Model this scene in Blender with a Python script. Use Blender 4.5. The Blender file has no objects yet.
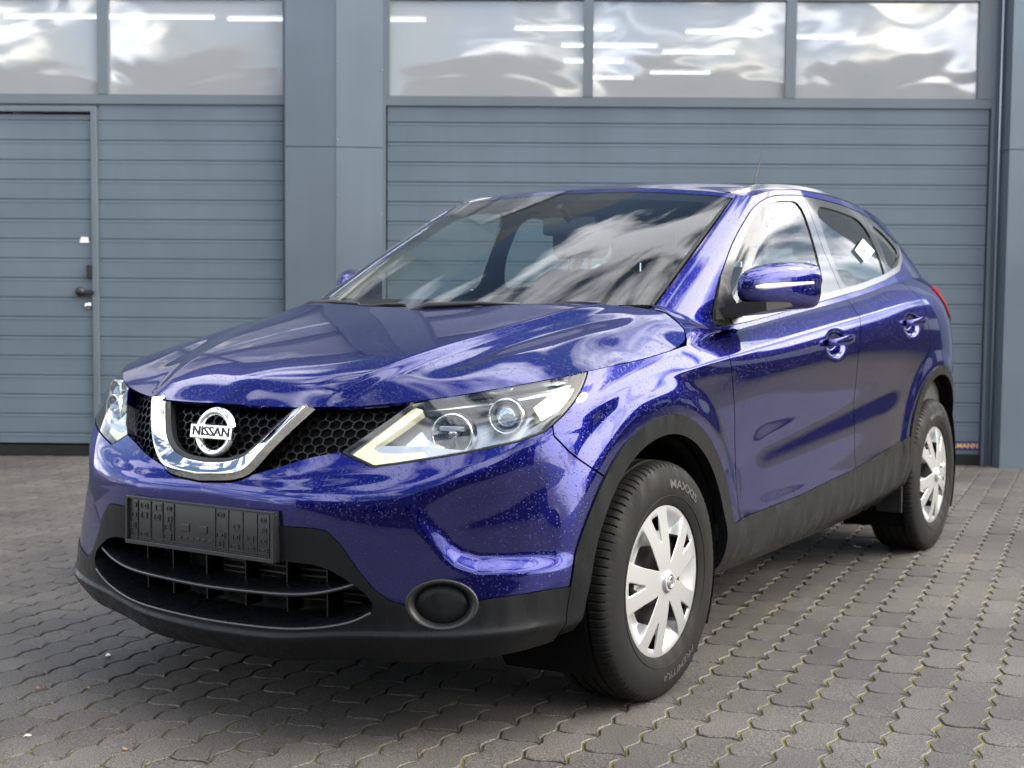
import bpy, bmesh, math, random
import numpy as np
from mathutils import Vector, Matrix
random.seed(7); RNG=np.random.default_rng(7)
R=math.radians
scene=bpy.context.scene
COL=scene.collection
# ---------------- camera ----------------
F_PX=1357.5; CAM=Vector((3.37208,2.56604,1.1372)); YAW,PITCH,ROLL=-2.56555,0.06673,-0.00146
fwd=Vector((math.cos(YAW)*math.cos(PITCH),math.sin(YAW)*math.cos(PITCH),-math.sin(PITCH)))
rgt=Vector((math.sin(YAW),-math.cos(YAW),0)); dwn=fwd.cross(rgt)
r2=rgt*math.cos(ROLL)-dwn*math.sin(ROLL); d2=rgt*math.sin(ROLL)+dwn*math.cos(ROLL)
cd=bpy.data.cameras.new('camera'); cam=bpy.data.objects.new('camera',cd); COL.objects.link(cam)
cam.matrix_world=Matrix(((r2.x,-d2.x,-fwd.x,CAM.x),(r2.y,-d2.y,-fwd.y,CAM.y),(r2.z,-d2.z,-fwd.z,CAM.z),(0,0,0,1)))
cd.sensor_fit='HORIZONTAL'; cd.sensor_width=36; cd.lens=F_PX/1024*36; cd.clip_start=.05; cd.clip_end=2000
cd.dof.use_dof=True; cd.dof.focus_distance=3.75; cd.dof.aperture_fstop=4.5
scene.camera=cam
# ---------------- sky, sun, exposure ----------------
SUN_AZ,SUN_EL=R(118),R(33)          # azimuth measured from +x towards +y
CLOUD_SHIFT=(.35,.1,.0); CLOUD_BASE,CLOUD_SUN=20.0,40.0
w=bpy.data.worlds.new('World'); scene.world=w; w.use_nodes=True
nt=w.node_tree; nt.nodes.clear()
def wn(t,**k):
    n=nt.nodes.new(t)
    for a,b in k.items(): setattr(n,a,b)
    return n
out=wn('ShaderNodeOutputWorld'); bg=wn('ShaderNodeBackground'); sky=wn('ShaderNodeTexSky')
sky.sky_type='NISHITA'; sky.sun_disc=False; sky.sun_elevation=SUN_EL; sky.sun_rotation=math.pi/2-SUN_AZ
sky.air_density=1.0; sky.dust_density=1.2; sky.ozone_density=1.0
L=nt.links.new
def wm(op,a,b=None):
    n=wn('ShaderNodeMath',operation=op)
    for k,v in ((0,a),(1,b)):
        if v is None: continue
        if isinstance(v,(int,float)): n.inputs[k].default_value=v
        else: L(v,n.inputs[k])
    return n.outputs[0]
tc=wn('ShaderNodeTexCoord'); mp=wn('ShaderNodeMapping'); mp.inputs['Scale'].default_value=(1.0,1.0,2.0); mp.inputs['Location'].default_value=CLOUD_SHIFT
no=wn('ShaderNodeTexNoise'); no.inputs['Scale'].default_value=3.7; no.inputs['Detail'].default_value=9; no.inputs['Roughness'].default_value=.55; no.inputs['Distortion'].default_value=.4
L(tc.outputs['Generated'],mp.inputs['Vector']); L(mp.outputs['Vector'],no.inputs['Vector'])
# thin bright cloud round the veiled sun, broken cloud elsewhere
dp=wn('ShaderNodeVectorMath',operation='DOT_PRODUCT'); L(tc.outputs['Generated'],dp.inputs[0]); dp.inputs[1].default_value=(math.cos(SUN_AZ)*math.cos(SUN_EL),math.sin(SUN_AZ)*math.cos(SUN_EL),math.sin(SUN_EL))

dots=wm('MAXIMUM',dp.outputs['Value'],0.0)
glow=wm('POWER',dots,4.0)
cov=wm('ADD',no.outputs['Fac'],wm('MULTIPLY',glow,.16))
rp=wn('ShaderNodeValToRGB'); rp.color_ramp.elements[0].position=.475; rp.color_ramp.elements[1].position=.575; L(cov,rp.inputs['Fac'])
cc=wn('ShaderNodeValToRGB'); cc.color_ramp.elements[0].color=(.98,.99,1.05,1); cc.color_ramp.elements[1].color=(1.0,.93,.80,1); L(glow,cc.inputs['Fac'])
cs=wn('ShaderNodeVectorMath',operation='SCALE'); L(cc.outputs['Color'],cs.inputs[0]); L(wm('ADD',wm('MULTIPLY',glow,CLOUD_SUN),CLOUD_BASE),cs.inputs['Scale'])
mx=wn('ShaderNodeMix',data_type='RGBA')
L(rp.outputs['Color'],mx.inputs['Factor']); L(sky.outputs['Color'],mx.inputs['A']); L(cs.outputs['Vector'],mx.inputs['B'])
L(mx.outputs['Result'],bg.inputs['Color']); L(bg.outputs['Background'],out.inputs['Surface'])
bg.inputs['Strength'].default_value=.15
sd=bpy.data.lights.new('sun','SUN'); sd.energy=1.3; sd.angle=R(11); sd.color=(1.0,.93,.82)
sun=bpy.data.objects.new('sun',sd); COL.objects.link(sun)
sv=Vector((math.cos(SUN_AZ)*math.cos(SUN_EL),math.sin(SUN_AZ)*math.cos(SUN_EL),math.sin(SUN_EL)))
sun.rotation_euler=sv.to_track_quat('Z','Y').to_euler(); sun.location=(0,0,20)
scene.view_settings.view_transform='Standard'; scene.view_settings.look='None'; scene.view_settings.exposure=.42; scene.view_settings.gamma=1
scene.cycles.max_bounces=10; scene.cycles.transparent_max_bounces=24; scene.cycles.caustics_reflective=False; scene.cycles.caustics_refractive=False
# ---------- smooth surfaces: clamped cubic B-spline nets ----------
def bs_basis(n, t):
    """rows: basis values of n clamped uniform cubic control points at parameters t in [0,n-1] (control-point units)"""
    k=3; kn=np.r_[np.zeros(k),np.linspace(0,1,n-k+1),np.ones(k)]
    t=np.clip(np.asarray(t,float)/(n-1),0,1-1e-12)
    B=np.zeros((len(t),n+k))
    for i in range(n+k):
        B[:,i]=(t>=kn[i])&(t<kn[i+1])
    for d in range(1,k+1):
        C=np.zeros((len(t),n+k-d))
        for i in range(n+k-d):
            a=kn[i+d]-kn[i]; b=kn[i+d+1]-kn[i+1]
            if a>0: C[:,i]+=(t-kn[i])/a*B[:,i]
            if b>0: C[:,i]+=(kn[i+d+1]-t)/b*B[:,i+1]
        B=C
    return B[:,:n]
def greville(n):
    k=3; kn=np.r_[np.zeros(k),np.linspace(0,1,n-k+1),np.ones(k)]
    return np.array([kn[i+1:i+k+1].mean() for i in range(n)])*(n-1)
def spline_net(D, tu, tv, it=3):
    """surface close to the data net D[nu,nv,3]; tu,tv in data-index units"""
    nu,nv=D.shape[:2]
    gu,gv=greville(nu),greville(nv)
    Bu,Bv=bs_basis(nu,gu),bs_basis(nv,gv)
    P=D.copy()
    for _ in range(it):
        S=np.einsum('ai,bj,ijk->abk',Bu,Bv,P); P=P+(D-S)
    tu=np.interp(tu,np.arange(nu),gu); tv=np.interp(tv,np.arange(nv),gv)
    return np.einsum('ai,bj,ijk->abk',bs_basis(nu,tu),bs_basis(nv,tv),P)
def smooth_curve(P, n, it=4):
    P=np.asarray(P,float); m=len(P)
    if m<4:
        t=np.linspace(0,1,m); return np.stack([np.interp(np.linspace(0,1,n),t,P[:,k]) for k in range(P.shape[1])],1)
    g=greville(m); B=bs_basis(m,g); Q=P.copy()
    for _ in range(it): Q=Q+(P-B@Q)
    return bs_basis(m,np.interp(np.linspace(0,m-1,n),np.arange(m),g))@Q
def params(D, axis, step):
    """parameter samples so that the spacing along an axis is about `step`"""
    d=np.linalg.norm(np.diff(D,axis=axis),axis=2).max(axis=1-axis)
    out=[]
    for i,l in enumerate(d):
        m=max(2,int(math.ceil(l/step))); out+=list(i+np.arange(m)/m)
    return np.array(out+[len(d)])
def normals(G, flip=False):
    a=np.gradient(G,axis=0); b=np.gradient(G,axis=1); n=np.cross(a,b)
    n/=np.maximum(np.linalg.norm(n,axis=2,keepdims=True),1e-12)
    return -n if flip else n
def sst(x,a,b):
    t=np.clip((x-a)/(b-a),0,1); return t*t*(3-2*t)
def sdf(px,py,poly):
    """signed distance to a closed polygon, positive inside"""
    shp=np.shape(px); P=np.stack([np.ravel(px),np.ravel(py)],1); V=np.asarray(poly,float)
    d=np.full(len(P),1e9); ins=np.zeros(len(P),bool)
    for i in range(len(V)):
        a=V[i]; b=V[(i+1)%len(V)]; e=b-a; w=P-a
        t=np.clip((w@e)/max(e@e,1e-12),0,1); q=w-t[:,None]*e
        d=np.minimum(d,(q*q).sum(1))
        c=((a[1]<=P[:,1])!=(b[1]<=P[:,1]))
        if abs(e[1])>1e-12: ins^=c&(P[:,0]<a[0]+(P[:,1]-a[1])*e[0]/e[1])
    d=np.sqrt(d); return np.where(ins,d,-d).reshape(shp)
def linedist(px,py,line):
    """unsigned distance to an open polyline"""
    shp=np.shape(px); P=np.stack([np.ravel(px),np.ravel(py)],1); V=np.asarray(line,float); d=np.full(len(P),1e9)
    for a,b in zip(V[:-1],V[1:]):
        e=b-a; w=P-a; t=np.clip((w@e)/max(e@e,1e-12),0,1); q=w-t[:,None]*e; d=np.minimum(d,(q*q).sum(1))
    return np.sqrt(d).reshape(shp)
def hfield(pts, x0,x1,y1, nx,ny, lam=2e-4):
    """smooth height field z(x,|y|) through weighted points (x,y,z,w): B-spline coefficients by least squares"""
    pts=np.asarray(pts,float)
    pts=np.vstack([pts,pts*[1,-1,1,1]])
    tx=(pts[:,0]-x0)/(x1-x0)*(nx-1); ty=(pts[:,1]+y1)/(2*y1)*(ny-1)
    gx=np.interp(tx,greville(nx),np.arange(nx)); 
    # parameters are linear in knots, so feed linear parameter
    Bx=bs_basis(nx,tx); By=bs_basis(ny,ty)
    A=np.einsum('pi,pj->pij',Bx,By).reshape(len(pts),-1)*pts[:,3:4]; b=pts[:,2]*pts[:,3]
    R=[]
    I=np.arange(nx*ny).reshape(nx,ny); hx=(x1-x0)/(nx-1); hy=2*y1/(ny-1)
    def row(ix,c):
        r=np.zeros((len(ix[0]),nx*ny))
        for i,k in zip(ix,c): r[np.arange(len(i)),i]+=k
        return r
    R.append(row([I[:-2].ravel(),I[1:-1].ravel(),I[2:].ravel()],[1,-2,1])/hx**2)
    R.append(row([I[:,:-2].ravel(),I[:,1:-1].ravel(),I[:,2:].ravel()],[1,-2,1])/hy**2)
    R.append(row([I[:-1,:-1].ravel(),I[1:,:-1].ravel(),I[:-1,1:].ravel(),I[1:,1:].ravel()],[1,-1,-1,1])*1.4/(hx*hy))
    R=np.vstack(R)*math.sqrt(lam)*math.sqrt(hx*hy)
    M=A.T@A+R.T@R+1e-9*np.eye(nx*ny)
    c=np.linalg.solve(M,A.T@b).reshape(nx,ny)
    def f(x,y):
        """x: 1-D array, y: 1-D array -> z grid"""
        return bs_basis(nx,(np.asarray(x)-x0)/(x1-x0)*(nx-1))@c@bs_basis(ny,(np.asarray(y)+y1)/(2*y1)*(ny-1)).T
    return f
# ---------------- materials ----------------
def mat(name,base=(.5,.5,.5),rough=.5,metal=0,coat=0,spec=.5,**k):
    m=bpy.data.materials.new(name); m.use_nodes=True
    b=m.node_tree.nodes['Principled BSDF']
    b.inputs['Base Color'].default_value=(*base,1); b.inputs['Roughness'].default_value=rough; b.inputs['Metallic'].default_value=metal
    b.inputs['Coat Weight'].default_value=coat; b.inputs['Coat Roughness'].default_value=.03; b.inputs['Specular IOR Level'].default_value=spec
    return m
def ND(m,t,**k):
    n=m.node_tree.nodes.new(t)
    for a,b in k.items(): setattr(n,a,b)
    return n
def LK(m,a,b): m.node_tree.links.new(a,b)
def bsdf(m): return m.node_tree.nodes['Principled BSDF']
def ramp(m,p0,p1,c0=(0,0,0,1),c1=(1,1,1,1)):
    r=ND(m,'ShaderNodeValToRGB'); r.color_ramp.elements[0].position=p0; r.color_ramp.elements[1].position=p1
    r.color_ramp.elements[0].color=c0; r.color_ramp.elements[1].color=c1; return r
def math_(m,op,a=None,b=None,clamp=False):
    n=ND(m,'ShaderNodeMath',operation=op); n.use_clamp=clamp
    for i,v in ((0,a),(1,b)):
        if v is None: continue
        if isinstance(v,(int,float)): n.inputs[i].default_value=v
        else: LK(m,v,n.inputs[i])
    return n.outputs[0]
def drops(m,scale,keep,sock_vec):
    """height of scattered water beads: one bead of random size in some of the cells"""
    v=ND(m,'ShaderNodeTexVoronoi'); v.inputs['Scale'].default_value=scale; LK(m,sock_vec,v.inputs['Vector'])
    sep=ND(m,'ShaderNodeSeparateColor'); LK(m,v.outputs['Color'],sep.inputs['Color'])
    r=math_(m,'MULTIPLY',math_(m,'SUBTRACT',sep.outputs['Red'],1-keep,True),.42/keep)
    q=math_(m,'DIVIDE',v.outputs['Distance'],math_(m,'ADD',r,.0001))
    h=math_(m,'SUBTRACT',1,math_(m,'MULTIPLY',q,q),True)
    return math_(m,'MULTIPLY',math_(m,'POWER',h,.6),r)
def add_drops(m,scales,dist,coat=True):
    t=ND(m,'ShaderNodeTexCoord'); hs=[drops(m,s,k,t.outputs['Object']) for s,k in scales]
    h=hs[0]
    for x in hs[1:]: h=math_(m,'ADD',h,x)
    bp=ND(m,'ShaderNodeBump'); bp.inputs['Strength'].default_value=1; bp.inputs['Distance'].default_value=dist; LK(m,h,bp.inputs['Height'])
    LK(m,bp.outputs['Normal'],bsdf(m).inputs['Normal'])
    if coat: LK(m,bp.outputs['Normal'],bsdf(m).inputs['Coat Normal'])
    return m
PAINT=mat('blue metallic paint',(.0024,.0042,.112),.25,.92,.9); bsdf(PAINT).inputs['Specular Tint'].default_value=(.30,.32,.75,1); bsdf(PAINT).inputs['Coat IOR'].default_value=1.60; add_drops(PAINT,((150,.42),(270,.42)),.0008)
def plastic(name,base,rough,bump=.25,spec=.17):
    m=mat(name,base,rough,0,0,spec); t=ND(m,'ShaderNodeTexCoord'); n=ND(m,'ShaderNodeTexNoise'); n.inputs['Scale'].default_value=900; LK(m,t.outputs['Object'],n.inputs['Vector'])
    b=ND(m,'ShaderNodeBump'); b.inputs['Strength'].default_value=bump; b.inputs['Distance'].default_value=.0006; LK(m,n.outputs['Fac'],b.inputs['Height']); LK(m,b.outputs['Normal'],bsdf(m).inputs['Normal'])
    n2=ND(m,'ShaderNodeTexNoise'); n2.inputs['Scale'].default_value=7; n2.inputs['Detail'].default_value=6; mp=ND(m,'ShaderNodeMapping'); mp.inputs['Scale'].default_value=(3,3,.5); LK(m,t.outputs['Object'],mp.inputs['Vector']); LK(m,mp.outputs['Vector'],n2.inputs['Vector'])
    r=ND(m,'ShaderNodeMapRange'); r.inputs['To Min'].default_value=max(rough-.12,.05); r.inputs['To Max'].default_value=rough+.18; r.inputs['From Min'].default_value=.35; r.inputs['From Max'].default_value=.65; LK(m,n2.outputs['Fac'],r.inputs['Value']); LK(m,r.outputs['Result'],bsdf(m).inputs['Roughness'])
    return m
CLAD=plastic('grained black plastic',(.0075,.008,.009),.30)
BLACK=mat('black plastic',(.012,.012,.013),.45)
VOID=mat('dark recess',(.004,.004,.004),.9)
GLOSS=mat('gloss black trim',(.014,.013,.012),.10,0,.6)
RUBBER=mat('rubber seal',(.010,.010,.010),.6,0,0,.3)
CHROME=mat('chrome',(.78,.79,.80),.06,1.0)
SATIN=mat("satin chrome",(.24,.24,.245),.25,1.0)
TYRE=plastic('tyre rubber',(.009,.0088,.0085),.62,.4)
COVER=mat('silver wheel cover',(.40,.41,.41),.32,.5,.3)
SILVER=mat('lamp reflector',(.46,.48,.50),.12,.9)
LGREY=mat('lamp housing',(.40,.44,.49),.30,.45)
DRL=mat('daytime lamp diffuser',(.84,.77,.50),.3); bsdf(DRL).inputs['Emission Color'].default_value=(1,.9,.6,1); bsdf(DRL).inputs['Emission Strength'].default_value=.14
SEATM=mat('dark seat cloth',(.040,.040,.045),.85)
TRIM=mat('grey interior trim',(.42,.43,.41),.75)
DARKTRIM=mat('dark interior trim',(.028,.029,.031),.6)
WHITE=mat('white paper',(.8,.8,.8),.7)
RED=mat('red lamp lens',(.45,.01,.012),.12,0,.5)
def glass(name,tint=(.86,.93,.90),refl=1.0,dropscale=None,f0=.05):
    """thin pane: mirror-like share by the Schlick law on either side, the rest tinted transparent"""
    m=bpy.data.materials.new(name); m.use_nodes=True; t=m.node_tree; t.nodes.clear()
    o=ND(m,'ShaderNodeOutputMaterial'); mixs=ND(m,'ShaderNodeMixShader'); tr=ND(m,'ShaderNodeBsdfTransparent'); gl=ND(m,'ShaderNodeBsdfGlossy')
    tr.inputs['Color'].default_value=(*tint,1); gl.inputs['Roughness'].default_value=.0
    geo=ND(m,'ShaderNodeNewGeometry'); dt=ND(m,'ShaderNodeVectorMath',operation='DOT_PRODUCT'); LK(m,geo.outputs['Incoming'],dt.inputs[0])
    nsock=geo.outputs['Normal']
    if dropscale:
        tc=ND(m,'ShaderNodeTexCoord'); hs=[drops(m,s,k,tc.outputs['Object']) for s,k in dropscale]
        h=hs[0]
        for x in hs[1:]: h=math_(m,'ADD',h,x)
        bp=ND(m,'ShaderNodeBump'); bp.inputs['Distance'].default_value=.003; LK(m,h,bp.inputs['Height']); nsock=bp.outputs['Normal']; LK(m,nsock,gl.inputs['Normal'])
    LK(m,nsock,dt.inputs[1])
    c=math_(m,'ABSOLUTE',dt.outputs['Value']); f=math_(m,'POWER',math_(m,'SUBTRACT',1,c,True),5)
    f=math_(m,'ADD',math_(m,'MULTIPLY',f,1-f0),f0); f=math_(m,'MULTIPLY',f,refl,True)
    LK(m,f,mixs.inputs['Fac']); LK(m,tr.outputs[0],mixs.inputs[1]); LK(m,gl.outputs[0],mixs.inputs[2]); LK(m,mixs.outputs[0],o.inputs['Surface'])
    return m
WSGLASS=glass('windscreen glass',(.82,.90,.87),1.1)
SIDEGLASS=glass('side window glass',(.82,.90,.87),1.2,((140,.12),),.065)
LAMPGLASS=glass('clear lamp lens',(.95,.97,.98),1.2)
FRIT=mat('black glass border',(.006,.006,.007),.9,0,0,.1)
# ---------------- mesh helpers ----------------
def link(o,parent=None):
    COL.objects.link(o)
    if parent is not None: o.parent=parent
    return o
def tag(o,label=None,cat=None,group=None,kind=None):
    for k,v in (('label',label),('category',cat),('group',group),('kind',kind)):
        if v: o[k]=v
    return o
def empty(name,loc=(0,0,0),rz=0):
    o=bpy.data.objects.new(name,None); o.location=loc; o.rotation_euler=(0,0,rz); o.empty_display_size=.1; COL.objects.link(o); return o
def mk(name,V,F,m,parent=None,nrm=None,smooth=True):
    me=bpy.data.meshes.new(name); me.from_pydata([tuple(map(float,v)) for v in V],[],[tuple(map(int,f)) for f in F])
    if smooth: me.polygons.foreach_set('use_smooth',[True]*len(me.polygons))
    for x in (m if isinstance(m,(list,tuple)) else [m]): me.materials.append(x)
    me.update()
    if nrm is not None: me.normals_split_custom_set_from_vertices([tuple(map(float,n)) for n in nrm])
    return link(bpy.data.objects.new(name,me),parent)
def grid_faces(nu,nv):
    I=np.arange(nu*nv).reshape(nu,nv)
    return np.stack([I[:-1,:-1],I[1:,:-1],I[1:,1:],I[:-1,1:]],-1).reshape(-1,4)
def clip(V,Nn,F,fields):
    """keep the part of the mesh where every field is positive, cutting faces along the zero lines"""
    V=[np.asarray(V,float)]; Nn=[np.asarray(Nn,float)]; fl=[[np.asarray(f,float).ravel()] for f in fields]; n=len(V[0])
    F=np.asarray(F)
    keep=np.ones(len(F),bool)
    for f in fl: keep&=(f[0][F]>0).any(1)
    F=[tuple(f) for f in F[keep].tolist()]
    for k in range(len(fl)):
        allV=np.concatenate(V); allN=np.concatenate(Nn); allf=[np.concatenate(f) for f in fl]
        s=(allf[k]>0).tolist(); g=allf[k].tolist(); out=[]; new={}; base=len(allV); ab=[]
        for f in F:
            c=sum(s[i] for i in f)
            if c==len(f): out.append(f); continue
            if c==0: continue
            p=[]
            for a,b in zip(f,f[1:]+f[:1]):
                if s[a]: p.append(a)
                if s[a]!=s[b]:
                    key=(a,b) if a<b else (b,a)
                    if key not in new:
                        new[key]=base+len(ab); ab.append(key)
                    p.append(new[key])
            if len(p)>2: out.append(tuple(p))
        F=out
        if ab:
            A=np.array(ab); ga=np.array([g[a] for a,b in ab]); gb=np.array([g[b] for a,b in ab]); t=(ga/(ga-gb))[:,None]
            V=[allV,allV[A[:,0]]*(1-t)+allV[A[:,1]]*t]; nn=allN[A[:,0]]*(1-t)+allN[A[:,1]]*t; Nn=[allN,nn/np.maximum(np.linalg.norm(nn,axis=1,keepdims=True),1e-9)]
            fl=[[x,x[A[:,0]]*(1-t[:,0])+x[A[:,1]]*t[:,0]] for x in allf]
        else: V=[allV]; Nn=[allN]; fl=[[x] for x in allf]
    V=np.concatenate(V); Nn=np.concatenate(Nn)
    used=sorted({i for f in F for i in f}); mp={j:i for i,j in enumerate(used)}
    return V[used],Nn[used],[tuple(mp[i] for i in f) for f in F]
def flange(V,Nn,F,depth):
    """fold the open edges inwards so the sheet shows a thickness"""
    cnt={}
    for f in F:
        for a,b in zip(f,f[1:]+f[:1]):
            k=(a,b) if a<b else (b,a); cnt[k]=None if k in cnt else (a,b)
    B=[e for e in cnt.values() if e]
    if not B or depth==0: return V,Nn,F
    vs=sorted({i for e in B for i in e}); n=len(V); m1={j:n+i for i,j in enumerate(vs)}; m2={j:n+len(vs)+i for i,j in enumerate(vs)}
    side=np.zeros((len(vs),3)); ix={j:i for i,j in enumerate(vs)}
    for a,b in B:
        s=np.cross(V[b]-V[a],Nn[a]); l=np.linalg.norm(s)
        if l>1e-9: side[ix[a]]+=s/l; side[ix[b]]+=s/l
    side/=np.maximum(np.linalg.norm(side,axis=1,keepdims=True),1e-9)
    low=V[vs]-Nn[vs]*depth
    return np.vstack([V,V[vs],low]),np.vstack([Nn,side,side]),list(F)+[(m1[b],m1[a],m2[a],m2[b]) for a,b in B]
def orient(V,Nn,F):
    """make the winding agree with the normals"""
    f=F[len(F)//2]; a,b,c=V[f[0]],V[f[1]],V[f[2]]
    return F if np.dot(np.cross(b-a,c-a),Nn[f[0]])>=0 else [tuple(reversed(f)) for f in F]
def panel(name,G,Nn,fields,m,parent,off=0.0,edge=.014,mirror=False):
    nu,nv=G.shape[:2]
    V,n,F=clip(G.reshape(-1,3),Nn.reshape(-1,3),grid_faces(nu,nv),fields)
    if not F: print('EMPTY PANEL',name); return None
    F=orient(V,n,F); V=V+n*off
    V,n,F=flange(V,n,F,edge)
    if mirror: V=V*[1,-1,1]; n=n*[1,-1,1]; F=[tuple(reversed(f)) for f in F]
    return mk(name,V,F,m,parent,n)
def pair(name,G,Nn,fields,m,parent,**k):
    """the same panel on the left side and mirrored on the right side"""
    ps=parent if isinstance(parent,(list,tuple)) else (parent,parent)
    a=panel(name,G,Nn,fields,m,ps[0],**k)
    if a is None: return None,None
    me=a.data.copy(); n=len(me.vertices)
    V=np.zeros(n*3); me.vertices.foreach_get('co',V); V=V.reshape(-1,3)*[1,-1,1]
    nr=np.zeros(n*3); 
    L_=np.zeros(len(me.loops)*3); me.corner_normals.foreach_get('vector',L_); L_=L_.reshape(-1,3); vi=np.zeros(len(me.loops),int); me.loops.foreach_get('vertex_index',vi)
    nv=np.zeros((n,3)); nv[vi]=L_; nv=nv*[1,-1,1]
    F=[tuple(reversed(list(p.vertices))) for p in me.polygons]
    bpy.data.meshes.remove(me)
    return a,mk(name,V,F,m,ps[1],nv)
class MB:
    """collects simple solids into one mesh"""
    def __init__(s): s.V=[]; s.F=[]
    def add(s,V,F):
        b=len(s.V); s.V+= [tuple(v) for v in V]; s.F+=[tuple(i+b for i in f) for f in F]; return s
    def box(s,c,h,M=None,bev=0):
        bm=bmesh.new(); bmesh.ops.create_cube(bm,size=2)
        for v in bm.verts: v.co=Vector((v.co.x*h[0],v.co.y*h[1],v.co.z*h[2]))
        if bev: bmesh.ops.bevel(bm,geom=bm.edges[:],offset=bev,segments=2,affect='EDGES',profile=.6)
        bm.verts.index_update()
        V=[(M@v.co if M is not None else v.co)+Vector(c) for v in bm.verts]; F=[[v.index for v in f.verts] for f in bm.faces]; bm.free()
        return s.add(V,F)
    def tube(s,P,r,n=8,cap=True):
        P=[Vector(p) for p in P]; rr=r if isinstance(r,(list,tuple)) else [r]*len(P); V=[];F=[]
        up=Vector((0,0,1)) if abs((P[-1]-P[0]).normalized().z)<.9 else Vector((1,0,0))
        for i,p in enumerate(P):
            t=(P[min(i+1,len(P)-1)]-P[max(i-1,0)]).normalized(); a=t.cross(up).normalized(); b=a.cross(t)
            for k in range(n):
                q=2*math.pi*k/n; V.append(p+(a*math.cos(q)+b*math.sin(q))*rr[i])
        for i in range(len(P)-1):
            for k in range(n): F.append((i*n+k,i*n+(k+1)%n,(i+1)*n+(k+1)%n,(i+1)*n+k))
        if cap: F.append(tuple(range(n-1,-1,-1))); F.append(tuple((len(P)-1)*n+k for k in range(n)))
        return s.add(V,F)
    def loft(s,rings,close=True,cap=True):
        n=len(rings[0]); V=[v for r in rings for v in r]; F=[]
        for i in range(len(rings)-1):
            for k in range(n if close else n-1): F.append((i*n+k,i*n+(k+1)%n,(i+1)*n+(k+1)%n,(i+1)*n+k))
        if cap and close: F.append(tuple(range(n-1,-1,-1))); F.append(tuple((len(rings)-1)*n+k for k in range(n)))
        return s.add(V,F)
    def lathe(s,prof,n=48,M=None):
        """profile (radius, height) turned about z"""
        V=[];F=[]
        for k in range(n):
            a=2*math.pi*k/n
            for r,h in prof:
                v=Vector((r*math.cos(a),r*math.sin(a),h)); V.append(M@v if M is not None else v)
        m=len(prof)
        for k in range(n):
            for j in range(m-1): F.append((k*m+j,((k+1)%n)*m+j,((k+1)%n)*m+j+1,k*m+j+1))
        return s.add(V,F)
    def prism(s,poly,depth,M=None):
        n=len(poly); V=[Vector((x,y,0)) for x,y in poly]+[Vector((x,y,depth)) for x,y in poly]
        F=[tuple(range(n-1,-1,-1)),tuple(range(n,2*n))]+[(i,(i+1)%n,n+(i+1)%n,n+i) for i in range(n)]
        return s.add([M@v if M is not None else v for v in V],F)
    def build(s,name,m,parent=None,smooth=False,fix=True,angle=None):
        o=mk(name,s.V,s.F,m,parent,None,smooth)
        if fix:
            bm=bmesh.new(); bm.from_mesh(o.data); bmesh.ops.recalc_face_normals(bm,faces=bm.faces[:]); bm.to_mesh(o.data); bm.free()
        if angle is not None:
            o.data.polygons.foreach_set('use_smooth',[True]*len(o.data.polygons))
            bm=bmesh.new(); bm.from_mesh(o.data)
            for e in bm.edges:
                if len(e.link_faces)==2 and e.calc_face_angle(0)>angle: e.smooth=False
            bm.to_mesh(o.data); bm.free()
        return o
def text_mesh(txt,size,depth=.001,bold=0.0,align='CENTER'):
    c=bpy.data.curves.new('lettering','FONT'); c.body=txt; c.size=size; c.extrude=depth; c.align_x=align; c.align_y='CENTER'; c.offset=bold; c.resolution_u=3
    o=bpy.data.objects.new('lettering',c); COL.objects.link(o); dg=bpy.context.evaluated_depsgraph_get(); dg.update()
    me=o.evaluated_get(dg).to_mesh(); V=[v.co.copy() for v in me.vertices]; F=[tuple(p.vertices) for p in me.polygons]
    o.evaluated_get(dg).to_mesh_clear(); bpy.data.objects.remove(o); bpy.data.curves.remove(c)
    return V,F
def frame(o,x,y,z=None):
    """matrix with local x, y (and z) axes at origin o"""
    x=Vector(x).normalized(); y=Vector(y); y=(y-x*y.dot(x)).normalized(); z=x.cross(y); M=Matrix((x,y,z)).transposed().to_4x4(); M.translation=Vector(o); return M
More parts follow.
